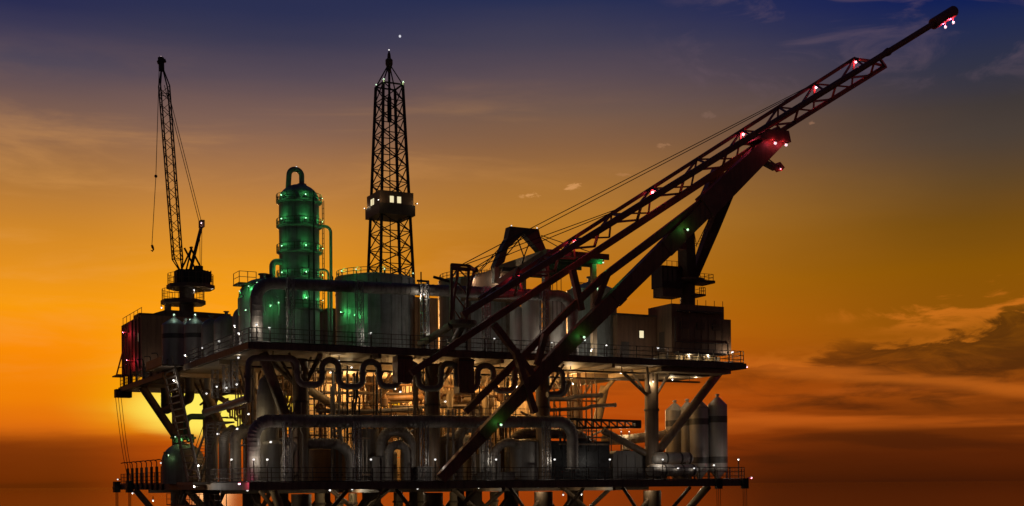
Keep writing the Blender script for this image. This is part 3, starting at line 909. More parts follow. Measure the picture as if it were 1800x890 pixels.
# --- crew house at the far stair side and its crane
t = thing('crew_house', 'dark crew house carrying the tall crane, its end wall washed in red light', 'building', (-0.2, 40, UT))
HX0, HX1, HY0, HY1 = 0.2, 9.6, 40.0, 50.5
HZ0, HZ1 = P(243, 648, HY0).z, P(300, 556, HY0).z
wall = MB().box((HX0, HY0, HZ0), (HX1, HY1, HZ1)).build('wall', HOUSE, t)
MB().prism([(HX0 + 0.6, HY0 + 0.4, HZ1 + 0.003), (HX1, HY0 + 0.4, HZ1 + 0.003), (HX1, HY0 + 0.4, HZ1 + 0.6), (HX0 + 2.6, HY0 + 0.4, HZ1 + 0.7)], (0, 9.4, 0)).build('roof', DARK, t)
MB().box((HX0 + 0.2, HY0 + 2, HZ1 + 0.006), (HX0 + 2.0, HY0 + 5, HZ1 + 0.45)).build('roof_hatch', DARK, t)
wn = P(238, 593, HY0 - 0.03)
MB().box((HX0 - 0.03, HY0 + 1.1, HZ1 - 2.6), (HX0 - 0.003, HY0 + 1.5, HZ1 - 1.7)).build('window', WINL, wall)
for x in (0.8, 4.5, 8.6):
    for y in (41, 49):
        MB().box((x - 0.25, y - 0.25, UT), (x + 0.25, y + 0.25, HZ0 - 0.002)).build('foot', DARK, t)
for k in range(6):
    y = HY0 + 0.9 + k * 1.75
    MB().box((HX0 - 0.12, y, HZ0 + 0.1), (HX0 - 0.003, y + 0.12, HZ1 - 0.1)).build('wall_rib', HOUSE, t)
for k in range(6):
    MB().beam((HX0 + 0.1, HY0 + 0.3 + k * 1.95, HZ1 + 0.003), (HX0 + 0.1, HY0 + 0.3 + k * 1.95, HZ1 + 0.8), 0.05).build('rail_post', RAILM, t)
MB().tube([(HX0 + 0.1, HY0 + 0.2, HZ1 + 0.78), (HX0 + 0.1, HY0 + 10.2, HZ1 + 0.78)], 0.03, 6).build('hand_rail', RAILM, t)
MB().beam((HX0 - 0.9, HY1 - 1.5, HZ0 - 0.1), (HX0 - 0.1, HY1 - 1.6, HZ0 + 3.0), 0.08).build('ladder_rail', RED, t)
MB().beam((HX0 - 0.9, HY1 - 2.0, HZ0 - 0.1), (HX0 - 0.1, HY1 - 2.1, HZ0 + 3.0), 0.08).build('ladder_rail', RED, t)
MB().box((HX0 - 1.1, HY1 - 3.5, HZ0 - 0.18), (HX0 - 0.003, HY1 - 0.4, HZ0 - 0.05)).build('end_landing', DARK, t)

CV = 45.0
def K(px, py, dv=0.0):
    return P(px, py, CV + dv)
pc = K(328, 545)
t = thing('pedestal_crane', 'tall slim lattice boom crane standing on the crew house', 'crane', (pc.x, CV, HZ1 + 0.6))
u_ = mpp(pc)
zq = lambda py: K(328, py).z
MB().lathe((pc.x, CV, HZ1 + 0.3), [(0.78, 0), (0.78, zq(500) - HZ1 - 0.3)], 20).build('pedestal', DARK, t)
def octo(cx, cy, rx, ry, zz, hh):
    pts = [(cx + rx * math.cos(R(22.5 + 45 * k)), cy + ry * math.sin(R(22.5 + 45 * k)), zz) for k in range(8)]
    return MB().prism(pts, (0, 0, hh))
cp = K(322, 530)
octo(cp.x, CV, 39 * u_, 39 * u_, zq(536), 0.42).build('lower_platform', DARK, t)
octo(K(335, 504).x, CV, 42 * u_, 42 * u_, zq(508), 0.40).build('upper_platform', DARK, t)
octo(K(338, 490).x, CV, 32 * u_, 30 * u_, zq(500), zq(477) - zq(500)).build('machinery_house', BLACK, t)
for k in range(11):
    xx = K(338, 490).x - 29 * u_ + k * 5.4 * u_
    MB().box((xx, CV - 28 * u_ - 0.1, zq(498)), (xx + 0.09, CV - 28 * u_ + 0.02, zq(478))).build('cladding_rib', BLACK, t)
ring_rail(t, (cp.x, CV), 36 * u_, zq(536) + 0.42, 1.15, 20)
ring_rail(t, (K(335, 504).x, CV), 39 * u_, zq(508) + 0.40, 1.15, 20)
MB().box((K(295, 540).x - 0.3, CV - 0.3, HZ1), (K(295, 540).x + 0.3, CV + 0.3, zq(537))).build('platform_leg', DARK, t)
# boom: four chords
bs = [(302, 456), (322, 456)]
secs = [((318, 476), 5), ((312, 456), 20), ((288.5, 152), 21), ((285.5, 124), 5)]
def bc(f, i):
    # f in 0..3 along the three boom sections
    k = min(2, int(f)); g = f - k
    (p0_, w0), (p1_, w1) = secs[k], secs[k + 1]
    px, py = p0_[0] + (p1_[0] - p0_[0]) * g, p0_[1] + (p1_[1] - p0_[1]) * g
    w = (w0 + (w1 - w0) * g) / 1.346 * u_
    c_ = K(px, py)
    sx, sy = ((-.5, -.5), (.5, -.5), (.5, .5), (-.5, .5))[i]
    return V(c_.x + sx * w, c_.y + sy * w, c_.z)
for i in range(4):
    MB().tube([bc(0, i), bc(1, i), bc(1.9999, i), bc(3, i)], 0.075, 6).build('chord', BLACK, t)
NBB = 21
for k in range(NBB):
    f0, f1 = 1 + k / NBB * 0.9999, 1 + (k + 1) / NBB * 0.9999
    for i in range(4):
        j = (i + 1) % 4
        if k % 2 == 0:
            MB().beam(bc(f0, i), bc(f1, j), 0.055).build('lacing', BLACK, t)
        else:
            MB().beam(bc(f0, j), bc(f1, i), 0.055).build('lacing', BLACK, t)
        if k in (0, 1, 20):
            MB().beam(bc(f0, i), bc(f0, j), 0.06).build('lacing', BLACK, t)
tipc = K(285, 116)
MB().beam(bc(2.95, 0), K(283.5, 108), 0.5, 0.5).build('boom_head', BLACK, t)
MB().lathe((K(283, 105).x, CV, K(283, 105).z - 0.32), [(0.1, 0), (0.34, 0.1), (0.34, 0.5), (0.1, 0.64)], 12).build('head_sheave', BLACK, t)
MB().beam(K(277, 110), K(291, 107), 0.34, 0.34).build('head_frame', BLACK, t)
for a, b, w in (((335, 474), (354, 398), 0.26), ((318, 476), (338, 434), .17), ((345, 476), (324, 436), .17), ((356, 476), (334, 434), .17), ((327, 476), (337, 436), .15)):
    for dv in (-0.9, 0.9):
        MB().beam(K(a[0], a[1], dv), K(b[0], b[1], dv * (0.35 if w > .2 else 1)), w).build('mast' if w > .2 else 'gantry_strut', BLACK, t)
MB().box((K(351, 398).x, CV - 0.5, K(354, 400).z), (K(358, 398).x, CV + 0.5, K(354, 388).z)).build('mast_head', DARK, t)
for dv, dx in ((-0.35, 0), (0.35, 4)):
    MB().tube([K(289 + dx, 150, dv), K(350 + dx, 390, dv)], 0.035, 5).build('pendant_rope', ROPE, t)
    MB().tube([K(351 + dx, 398, dv), K(352 + dx / 2, 476, dv)], 0.03, 5).build('luffing_rope', ROPE, t)
MB().tube([K(280, 112), K(274, 310), K(267, 432)], 0.035, 5).build('hoist_rope', ROPE, t)
MB().ball(K(274, 310), 0.17).build('headache_ball', BLACK, t)
hk = K(267, 435)
MB().tube([hk + V(0, 0, .25), hk + V(0.08, 0, 0), hk + V(0.16, 0, -.22), hk + V(0.05, 0, -.42), hk + V(-.12, 0, -.3)], [.12, .14, .09, .08, .04], 8).build('hook', BLACK, t)
MB().box((K(342, 476).x, CV - 0.5, K(342, 478).z), (K(355, 476).x, CV + 0.5, K(342, 468).z)).build('winch', BLACK, t)

# --- low pulley and ropes at the far end of the stair side
t = thing('rope_sheave', 'dark pulley block with slack ropes at the far upper deck corner', 'pulley', (0, 50.6, UT))
q = PU(217, 682, 0.0)
MB().box((-0.5, 50.0, UB - 0.6), (1.2, 51.2, UB + 0.3)).build('block', BLACK, t)
for k, (e, s) in enumerate(((232, 0.0), (236, 0.5), (228, -0.2))):
    a = V(0.05 + 0.3 * k - .4, 51.15, UB - 0.6)
    b = V(-0.35 + 0.3 * k, 44.6 + 0.2 * k, LT + 0.6)
    pts = [a.lerp(b, f) + V(0, 0, -1.6 * math.sin(math.pi * f) ** 1.0 * 0.6) for f in [i / 10 for i in range(11)]]
    MB().tube(pts, 0.03, 5).build('rope', ROPE, t)

# ================================================================== CRANE END
# --- crane house
t = thing('crane_house', 'large dark box house at the crane end carrying the stubby pedestal', 'building', (38.3, 0.8, UT))
hv = 1.1
A = P(1181, 620, hv); B = P(1285, 595, hv)
X0, X1 = A.x, B.x
Z0, Z1 = P(1181, 618, hv).z, P(1183, 556, hv).z
back = 5.2
wall = MB().box((X0, hv, Z0), (X1, back, Z1)).build('wall', HOUSE, t)
MB().box((X0 + 0.05, hv + 0.1, Z1 + 0.003), (X1 - 0.7, back - 0.2, P(1178, 533, hv).z)).build('roof_block', HOUSE, t)
MB().box((X0 + 0.6, hv - 0.25, P(1200, 546, hv).z - 0.1), (X1 - 1.2, hv - 0.003, P(1200, 546, hv).z + 0.05)).build('roof_lip', DARK, t)
MB().box((X0 + 0.4, hv - 0.5, Z0 - 0.2), (X1 - 0.9, hv + 0.3, Z0 - 0.003)).build('skirt_canopy', DARK, t)
inner = MB().box((X0 - 0.4, hv + 0.9, UT), (X1 - 0.6, back - 0.3, Z0 - 0.205)).build('base_room', CREAM, t)
for k in range(5):
    x = X0 - 0.2 + k * 1.35
    MB().box((x, hv + 0.55, UT), (x + 0.16, hv + 0.7, Z0 - 0.21)).build('post', DARK, t)
for k in range(9):
    x = X0 + 0.25 + k * (X1 - X0 - 0.5) / 8
    MB().box((x, hv - 0.03, Z0 + 0.15), (x + 0.05, hv - 0.002, Z1 - 0.12)).build('wall_seam', HOUSE, t)
MB().box((X0 - .03, hv + 1.2, Z0 + .1), (X0 - .002, hv + 2.0, Z0 + 1.9)).build('door', DARK, wall)
for k in range(3):
    x = X0 + 0.9 + k * 1.75
    v_ = MB().box((x, hv - .06, Z1 - 1.1), (x + .9, hv - .033, Z1 - .45)).build('vent_frame', DARK, wall)
    for q in range(5):
        MB().box((x + .06, hv - .085, Z1 - 1.05 + q * .12), (x + .84, hv - .061, Z1 - .99 + q * .12)).build('louvre', HOUSE, wall)
MB().tube(fillet([V(X0 + .3, hv - .1, Z1), V(X0 + .3, hv - .1, Z0 + .9), V(X1 - .4, hv - .1, Z0 + .9), V(X1 - .4, hv - .1, Z0)], .15, 4), .045, 6).build('conduit', DARK, t)
for k in range(7):
    MB().beam((X0 + .1 + k * (X1 - X0 - .9) / 6, hv + .15, P(1178, 533, hv).z), (X0 + .1 + k * (X1 - X0 - .9) / 6, hv + .15, P(1178, 533, hv).z + .5), .04).build('roof_rail_post', RAILM, t)
# --- low annex with a lit window
t = thing('low_annex', 'low dark annex with one bright window beside the crane house', 'building', (33.5, 4, UT))
a = P(1085, 572, 3.4); b = P(1146, 556, 3.4)
za = P(1120, 556, 3.4).z
wl = MB().box((a.x, 3.4, UT), (b.x + 0.4, 8.5, za)).build('wall', HOUSE, t)
MB().box((a.x - 0.1, 3.2, za + 0.003), (b.x + 0.4, 8.7, za + 0.16)).build('roof', DARK, t)
w0, w1 = P(1124, 594, 3.37), P(1131, 582, 3.37)
fr = MB().box((w0.x - 0.06, 3.36, w0.z - 0.06), (w1.x + 0.06, 3.397, w1.z + 0.06)).build('window_frame', DARK, wl)
MB().box((w0.x, 3.33, w0.z), (w1.x, 3.357, w1.z)).build('window', WINL, wl)
MB().box((a.x + 0.4, 3.35, UT), (a.x + 1.2, 3.397, UT + 1.9)).build('door', DARK, wl)
# --- pedestal with cab
PV = 3.2
def Q(px, py, dv=0.0):
    return P(px, py, PV + dv)
pb = Q(1209, 535)
u2 = mpp(pb)
t = thing('crane_pedestal', 'stubby crane pedestal with glazed operator cab above the crane house', 'crane', (pb.x, PV, pb.z))
zz0 = P(1178, 533, hv).z
MB().lathe((pb.x, PV, zz0 - 0.3), [(13 * u2, 0), (13 * u2, Q(1209, 488).z - zz0 + 0.3)], 20).build('pedestal', DARK, t)
MB().lathe((pb.x, PV, Q(1209, 500).z), [(15 * u2, 0), (30 * u2, 0.25), (30 * u2, 0.45), (13 * u2, 0.45)], 20).build('slew_ring', DARK, t)
MB().box((pb.x, PV - 1.0, Q(1209, 500).z + 0.1), (Q(1246, 494).x, PV + 1.0, Q(1209, 500).z + 0.35)).build('side_platform', DARK, t)
MB().box((pb.x, PV - 0.8, Q(1209, 521).z), (Q(1232, 517).x, PV + 0.8, Q(1209, 521).z + 0.18)).build('lower_platform', DARK, t)
for (x0, x1, zz) in ((1222, 1245, Q(1209, 500).z + 0.35), (1221, 1231, Q(1209, 521).z + 0.18)):
    xa, xb = Q(x0, 495).x, Q(x1, 495).x
    for k in range(4):
        x = xa + (xb - xa) * k / 3
        MB().beam((x, PV - 0.78, zz), (x, PV - 0.78, zz + 0.6), 0.045).build('rail_post', RAILM, t)
    for hh in (0.3, 0.6):
        MB().tube([(xa, PV - 0.78, zz + hh), (xb, PV - 0.78, zz + hh), (xb, PV + 0.78, zz + hh)], 0.022, 5).build('hand_rail', RAILM, t)
ca, cb = Q(1161, 505, -0.6), Q(1196, 470, -0.6)
cabo = MB().box((ca.x, PV - 0.9, ca.z), (cb.x, PV + 0.9, cb.z)).build('cab', BLACK, t)
MB().box((ca.x + 0.12, PV - 0.8, Q(1161, 523).z), (cb.x, PV + 0.8, ca.z - 0.003)).build('cab_base', DARK, t)
for k in range(3):
    x = ca.x + 0.15 + k * 0.5
    MB().box((x, PV - 0.93, ca.z + 0.55), (x + 0.36, PV - 0.903, cb.z - 0.2)).build('cab_window', mat('cab_glass', (0.05, 0.055, 0.06), 0.08, 0.0, 0.1, 1.0, bump=0), cabo)
for k in range(5):
    MB().beam((ca.x + k * (cb.x - ca.x) / 4, PV - 0.85, cb.z), (ca.x + k * (cb.x - ca.x) / 4, PV - 0.85, cb.z + 0.45), 0.04).build('rail_post', RAILM, t)
MB().tube([(ca.x, PV + .8, cb.z + .45), (ca.x, PV - .85, cb.z + .45), (cb.x, PV - .85, cb.z + .45)], 0.022, 5).build('hand_rail', RAILM, t)
MB().beam(Q(1208, 492), Q(1206, 400, -3.4), 1.15, 1.25, (0, 1, 0), 1.1, 1.0).build('king_post', DARK, t)
MB().beam(Q(1217, 492), Q(1251, 405, -1.6), 0.65, 0.7, (0, 1, 0), 1.05, .8).build('raking_leg', DARK, t)
MB().beam(Q(1251, 405, -1.6), Q(1281, 330, -4.6), 1.05, .8, (0, 1, 0), 1.15, .8).build('raking_leg', DARK, t)
# inclined ladders up to the girder
def ladder(t, p, q, side, n, w=0.5):
    side = Vector(side) * w
    MB().beam(p, q, 0.05).build('ladder_rail', RAILM, t)
    MB().beam(p + side, q + side, 0.05).build('ladder_rail', RAILM, t)
    for k in range(n):
        a_ = p.lerp(q, (k + .5) / n)
        MB().beam(a_, a_ + side, 0.035).build('ladder_rung', RAILM, t)
ladder(t, Q(1224, 432, -1), Q(1258, 362, -3.5), (0.8, 0, .2), 14)
ladder(t, Q(1221, 434, -1), Q(1215, 402, -3.0), (0.5, 0, 0), 8)

# --- girder frame that carries the boom
GV = -2.4
def G(px, py, dv=0.0):
    return P(px, py, GV + dv)
t = thing('boom_support_frame', 'heavy red-brown girder frame leaning from the lower deck up to the boom', 'crane support', G(775, 842, 2.2))
MB().beam(G(1372, 236), G(1238, 366), 1.55, .9, (0, 1, 0), 2.1, .9).build('head_girder', RED, t)
MB().beam(G(1243, 364, .004), G(1000, 604, 0.3), 1.5, .8, (0, 1, 0), 1.25, .75).build('main_girder', RED, t)
MB().beam(G(1001, 603, 0.3), G(775, 841, 2.0), 1.25, .75, (0, 1, 0), .85, .6).build('main_girder', RED, t)
MB().beam(G(1240, 352, .01), G(1060, 487, 0.4), 0.75, 0.5, (0, 1, 0), 0.58, 0.45).build('tie_girder', RED, t)
MB().beam(G(1061, 486, 0.4), G(818, 724, 2.6), 0.58, 0.45, (0, 1, 0), 0.52, 0.4).build('tie_girder', RED, t)
for a, b, w in (((1070, 478), (1046, 538), .42), ((1006, 474), (1022, 546), .5), ((868, 570), (938, 662), .5), ((905, 614), (940, 726), .5), ((958, 588), (944, 642), .45), ((912, 470), (905, 490), .3)):
    MB().beam(G(a[0], a[1], 0.5), G(b[0], b[1], 0.7), w, w, (0, 1, 0)).build('web_brace', RED, t)
MB().beam(G(1262, 300, 1.8), G(1242, 345, 1.8), 0.9, 0.8, (0, 1, 0)).build('rear_strut', RED, t)
hb = [G(1342, 226, -0.9), G(1387, 230, -0.9), G(1391, 250, -0.9), G(1336, 243, -0.9)]
MB().prism(hb, (0, 2.6, 0)).build('head_block', RED, t)
MB().box(tuple(G(1190, 437, 0.4)), tuple(G(1207, 428, 0.4) + V(0, 1.0, 0))).build('bearing_pad', RED, t)
for a, b, w in (((1180, 427), (1168, 439), 1.50), ((1090, 516), (1078, 528), 1.40), ((935, 671), (925, 682), 1.19), ((855, 756), (846, 766), 1.03)):
    MB().beam(G(*a, .3 * (1243 - a[0]) / 243 if a[0] > 1000 else .3 + 1.7 * (1001 - a[0]) / 226), G(*b, .3 * (1243 - b[0]) / 243 if b[0] > 1000 else .3 + 1.7 * (1001 - b[0]) / 226), w, .84, (0, 1, 0)).build('splice_plate', RED, t)
# access gangway under the head
MB().beam(G(1332, 280, 0.2), G(1364, 297, 0.2), 0.22, 0.9, (0, 1, 0)).build('gangway_floor', DARK, t)
MB().beam(G(1340, 272, -.2), G(1368, 293, -.2), 0.09, 0.09).build('gangway_rail', DARK, t)
MB().beam(G(1364, 289, 0.2), G(1372, 299, 0.2), 0.4, 0.9, (0, 1, 0)).build('gangway_end', RED, t)
for k in range(6):
    f = (k + .5) / 6
    MB().beam(G(1332 + 32 * f, 280 + 17 * f, -.2), G(1340 + 28 * f, 272 + 21 * f, -.2), 0.05).build('gangway_post', DARK, t)
ladder(t, G(1245, 345, 1.2), G(1262, 306, 1.2), (.5, 0, .1), 8, .45)

# --- lattice boom
VA, VBm, VC = -1.0, -3.1, -1.0
def ya(x):  return 103 + (1502 - x) * (0.640 if x > 1000 else 0.640)
def yb(x):  return 92 + (1560 - x) * 0.618
def yc(x):  return 113 + (1562 - x) * 0.620
def CA(x):  return P(x, ya(x), VA)
def CB(x):  return P(x, yb(x), VBm)
def CC(x):  return P(x, yc(x), VC)
t = thing('lattice_boom', 'long red-brown lattice boom with pink lamps reaching up to the slender tip', 'crane boom', CB(815))
MB().beam(CA(842), CA(1502), 0.30, 0.34, (0, 1, 0)).build('upper_chord', RED, t)
MB().beam(CB(812), CB(1330), 0.48, 0.45, (0, 1, 0), 0.55, 0.5).build('middle_chord', RED, t)
MB().tube([CB(1329), CB(1645)], 0.29, 16).build('middle_chord', RED, t)
MB().beam(P(722, 656, VC), CC(1345), 0.50, 0.45, (0, 1, 0), 0.6, 0.5).build('lower_chord', RED, t)
MB().beam(CC(1340), CC(1556), 0.40, 0.40, (0, 1, 0)).build('lower_chord', RED, t)
na = (1502, 1432, 1368, 1304, 1225, 1145, 1075, 1007, 955, 908, 870)
for k, x in enumerate(na):
    for dx in (-26, 18):
        if x + dx > 830:
            MB().beam(CA(x), CB(x + dx), 0.16, 0.2, (0, 1, 0)).build('lacing', RED, t)
    if k < len(na) - 1:
        x2 = na[k + 1]
        MB().beam(CA(x), CC((x + x2) / 2 + 30), 0.13, 0.13).build('lacing', RED, t)
        MB().beam(CC((x + x2) / 2 + 30), CA(x2), 0.13, 0.13).build('lacing', RED, t)
nc_ = (1530, 1462, 1396, 1340, 1270, 1195, 1120, 1045, 975, 905)
for k, x in enumerate(nc_):
    MB().beam(CC(x), CB(x + 8), 0.17, 0.2, (0, 1, 0)).build('lacing', RED, t)
    MB().beam(CC(x), CB(x - 44), 0.17, 0.2, (0, 1, 0)).build('lacing', RED, t)
MB().beam(CA(1502), CC(1556) + V(0.05, 0, 0), 0.2, 0.2).build('end_frame', RED, t)
MB().beam(CA(1502), CB(1535), 0.2, 0.2).build('end_frame', RED, t)
MB().beam(CC(1556), CB(1545), 0.22, 0.22).build('end_frame', RED, t)
h0, h1 = CB(1640), P(1678, 19, VBm)
d = (h1 - h0).normalized()
MB().tube([h0 - d * .3, h0, h0 + d * 0.02, h1 - d * .15, h1 - d * .02, h1 + d * .06], [.29, .31, .54, .54, .48, .36], 18).build('tip_head', RED, t)
MB().tube([CB(1560) - d * .4, CB(1560), CB(1562)], [.30, .38, .38], 16).build('tip_collar', RED, t)
# turntable disc at the boom's foot with its portal tower
ft = P(813, 566, -1.6)
MB().lathe((ft.x, -1.6, ft.z - 0.25), [(0.7, -0.22), (1.15, 0), (1.15, 0.3), (0.9, 0.36)], 28).build('turntable', BROWN, t)
MB().tube([P(792, 573, -1.5), P(738, 606, 1.5)], 0.30, 14).build('foot_tube', CREAM, t)
MB().tube([V(ft.x, -1.5, ft.z - 0.3), V(ft.x, 0.9, UT + 0.2)], 0.3, 12).build('foot_strut', BROWN, t)

t = thing('portal_tower', 'small four-legged portal tower with two pulleys at the boom foot', 'portal', (ft.x, -1.6, ft.z))
zf = ft.z + 0.115
zt2 = P(806, 466, -2.3).z
fx = [P(793, 560, -2.3).x, P(822, 560, -2.3).x]
tops = [V(P(794, 466, -2.3).x, -2.3, zt2), V(P(824, 468, -2.3).x, -2.3, zt2), V(P(834, 461, -0.7).x, -0.7, zt2), V(P(805, 459, -0.7).x, -0.7, zt2)]
feet = [V(fx[0] - .02, -2.25, zf - .05), V(fx[1] - .1, -2.25, zf + .0), V(fx[1] + 0.05, -1.0, zf + .05), V(fx[0] + 0.55, -1.0, zf - .0)]
for a, b in zip(feet, tops):
    MB().beam(a, b, 0.19, 0.19, (0, 1, 0)).build('leg', RED, t)
for i in range(4):
    MB().beam(tops[i], tops[(i + 1) % 4], 0.18, 0.2).build('top_beam', RED, t)
MB().beam(tops[0] - V(0, 0, .3), tops[1] - V(0, 0, .3), 0.16, 0.3).build('top_beam', RED, t)
for i in (0, 2):
    for k in range(4):
        a0, a1 = feet[i].lerp(tops[i], k / 4), feet[(i + 1) % 4 if i == 2 else 3].lerp(tops[(i + 1) % 4 if i == 2 else 3], (k + 1) / 4)
        MB().beam(a0, a1, 0.10).build('lacing', RED, t)
for p in (tops[3], tops[2]):
    m_ = MB()
    m_.tube([p + V(0.05, -0.14, -.02), p + V(0.05, 0.14, -.02)], 0.22, 14)
    m_.build('sheave', BLACK, t)

# --- raised platform with its A-frame gantry
t = thing('raised_platform', 'flat raised platform on posts behind the boom with green underside', 'platform', (26, 0.4, UT))
zp = P(966, 441, 0.4).z
xa, xb = P(962, 441, 0.4).x, P(1069, 447, 0.4).x
MB().box((xa, 0.4, zp - 0.28), (xb, 11.0, zp)).build('slab', GREEND, t)
MB().box((xa - 0.12, 0.3, zp - 0.5), (xa - 0.003, 11.0, zp + 0.12)).build('edge_beam', UNDER, t)
MB().box((xa, 0.22, zp - 0.4), (xb, 0.397, zp + 0.1)).build('edge_beam', DARK, t)
for k in range(6):
    y = 1.2 + k * 1.8
    MB().box((xa + .1, y, zp - 0.62), (xb - .1, y + 0.16, zp - 0.283)).build('joist', GREEND, t)
for x, y in ((xa + 0.5, 1.6), (xb - 0.8, 1.6), (xa + 0.5, 9.8), (xb - 0.8, 9.8)):
    MB().beam((x, y, UT), (x, y, zp - 0.29), 0.42).build('post', UNDER, t)
for k in range(4):
    x = xa + 0.9 + k * 0.42
    MB().tube([(x, 1.9, UT + 3.0), (x, 1.9, zp - 0.29)], 0.035, 6).build('hanging_pipe', DARK, t)
# sloping stair wing toward the gantry foot
MB().beam(P(955, 446, 1.0), P(874, 497, 3.4), 0.34, 0.4).build('sloping_beam', UNDER, t)
MB().beam(P(960, 462, 3.0), P(905, 486, 4.5), 0.6, 0.14).build('sloping_floor', UNDER, t)
t = thing('machinery_shed', 'long low machinery shed with railed sloping roof behind the portal tower', 'shed', P(850, 500, 6.0))
a, b = P(829, 492, 6.0), P(925, 492, 6.0)
MB().prism([(a.x, 6, a.z - 1.6), (b.x, 6, a.z - 1.6), (b.x, 6, P(880, 474, 6).z), (P(875, 474, 6).x, 6, P(880, 472, 6).z), (a.x, 6, P(880, 488, 6).z)], (0, 4, 0)).build('body', HOUSE, t)
for k in range(9):
    f = k / 8
    p = P(831 + 40 * f, 489 - 14 * f, 5.95)
    MB().beam(p, p + V(0, 0, .35), 0.04).build('rail_post', RAILM, t)
MB().box((b.x - 2.4, 5.9, P(900, 478, 6).z), (b.x - 1.0, 8, P(900, 478, 6).z + 0.35)).build('roof_box', BLACK, t)
for k in range(2):
    MB().beam((a.x + 0.4 + k * 3.6, 7.5, UT), (a.x + 0.4 + k * 3.6, 7.5, a.z - 1.6), 0.3).build('leg', DARK, t)

gvv = 4.0
def J(px, py, dv=0.0):
    return P(px, py, gvv + dv)
t = thing('gantry_frame', 'dark A-shaped gantry frame standing above the tanks behind the boom', 'gantry', J(873, 497))
def slabp(name, pts, th=0.9, mt=DARK):
    return MB().prism([J(*p, -th / 2) for p in pts], (0, th, 0)).build(name, mt, t)
slabp('top_beam', [(897, 398), (947, 403), (950, 415), (921, 411), (917, 410), (893, 418)])
slabp('leg', [(893, 418.2), (917, 410.2), (919, 413), (893, 437), (887, 461), (874, 470), (870, 468), (886, 430)])
slabp('leg', [(923, 411.5), (950, 415.2), (961, 441), (966, 458), (955, 455), (948, 440)])
slabp('foot_post', [(870, 468.3), (877, 468.2), (879, 497), (869, 497)], 0.6, UNDER)
slabp('foot_post', [(957, 456), (966, 458.2), (966, 500), (958, 500)], 0.6, DARK)
for a, b in (((909, 418), (921, 452)), ((933, 420), (921, 452)), ((921, 452), (914, 478)), ((922, 411), (885, 455))):
    MB().beam(J(*a), J(*b), 0.08).build('tie_rod', BLACK, t)

# --- stay ropes
def ropes(label, segs, r=0.04):
    o = MB()
    for s in segs:
        o.tube([s[0], s[1]], r, 6)
    return tag(o.build('stay_rope', ROPE, None, segs[0][0]), label, 'rope', 'stay ropes of the boom')
T0, T1 = tops[3] + V(0, 0, .15), tops[2] + V(0, 0, .15)
ropes('upper stay rope running from the portal pulley over the gantry to the boom', [(T0, J(938, 399, -1.0)), (J(938, 399, -1.0), CA(1425) + V(0, 0, .1))])
ropes('stay rope just under the topmost one, ending on the boom', [(T1, J(944, 404, -.4)), (J(944, 404, -.4), CA(1405) + V(0, 0, .1))])
ropes('lower stay rope from the portal pulley to the middle of the boom', [(T0 + V(.1, .3, 0), P(1090, 366, VA))])
ropes('lowest stay rope from the portal pulley to the middle of the boom', [(T1 + V(.1, .3, 0), P(1078, 373, VA))])
ropes('short stay rope from the gantry down to the machinery shed roof', [(J(893, 420), P(830, 489, 5.9))])
ropes('second short stay rope from the gantry down to the shed roof', [(J(889, 428), P(834, 488, 5.9))])
ropes('short stay rope from the gantry to the far edge of the raised platform', [(J(951, 414), V(xb - .5, 1.0, zp + .1))])
ropes('short stay rope from the gantry to the middle of the raised platform', [(J(952, 418), V(xa + 2.4, 1.0, zp + .1))])

# ================================================================== BETWEEN THE DECKS
# --- serpentine expansion pipe hung under the front edge
SV = 0.9
wp = [(436, 705), (437, 629), (522, 630), (524, 676), (566, 677), (567, 633), (595, 634), (596, 680), (637, 680), (638, 636), (666, 637), (667, 679), (697, 680),
      (735, 640), (736, 683), (775, 683), (776, 639), (803, 640), (804, 684), (839, 685), (840, 643), (867, 643), (868, 687), (904, 687), (905, 646), (989, 650), (990, 692), (962, 694)]
wp = [p for p in wp]
wp[12:13] = [(700, 680), (702, 639)]
t = thing('serpentine_pipe', 'dark serpentine pipe of tall loops hung below the upper deck edge', 'pipe', P(436, 705, SV))
pts = fillet([P(x, y, SV) for x, y in wp], 0.62, 8)
MB().tube(pts, 0.25, 14).build('pipe', SERP, t)
for x, y in ((436, 662), (524, 655), (566.5, 655), (595.5, 656), (637.5, 657), (666.5, 657), (735.5, 660), (775.5, 660), (803.5, 662), (839.5, 664), (867.5, 665), (904.5, 667), (989.5, 672)):
    p = P(x, y, SV)
    MB().lathe(p, [(0.36, -0.10), (0.36, -.02), (.27, -.02), (.27, .02), (.36, .02), (0.36, 0.10)], 14).build('flange', SERP, t)
for x in (480, 580, 652, 788, 853, 945):
    p = P(x, 632, SV)
    MB().beam((p.x, SV, p.z + 0.1), (p.x, SV, UB - 0.01), 0.06).build('hanger', DARK, t)
for px0, px1, y0, y1, l in ((698, 724, 629, 673, 'dark red hanging cabinet under the deck edge, nearer the stair'), (806, 832, 633, 691, 'dark red hanging cabinet under the deck edge, nearer the crane house')):
    a, b = P(px0, y1, 0.45), P(px1, y0, 0.45)
    t = thing('hanging_cabinet', l, 'cabinet', (a.x, 0.45, a.z), 'red cabinets under the upper deck')
    MB().box((a.x, 0.3, a.z), (b.x, 1.4, UB - 0.02)).build('body', RED, t)
    MB().box((a.x + 0.08, 0.26, a.z + 0.1), (a.x + (b.x - a.x) / 2 - 0.03, 0.297, b.z - 0.15)).build('door', RED, t)
    MB().box((a.x + (b.x - a.x) / 2 + 0.03, 0.26, a.z + 0.1), (b.x - 0.08, 0.297, b.z - 0.15)).build('door', RED, t)
    MB().box((a.x - 0.04, 0.24, b.z - 0.13), (b.x + 0.04, 0.298, b.z - 0.02)).build('head_trim', DARK, t)

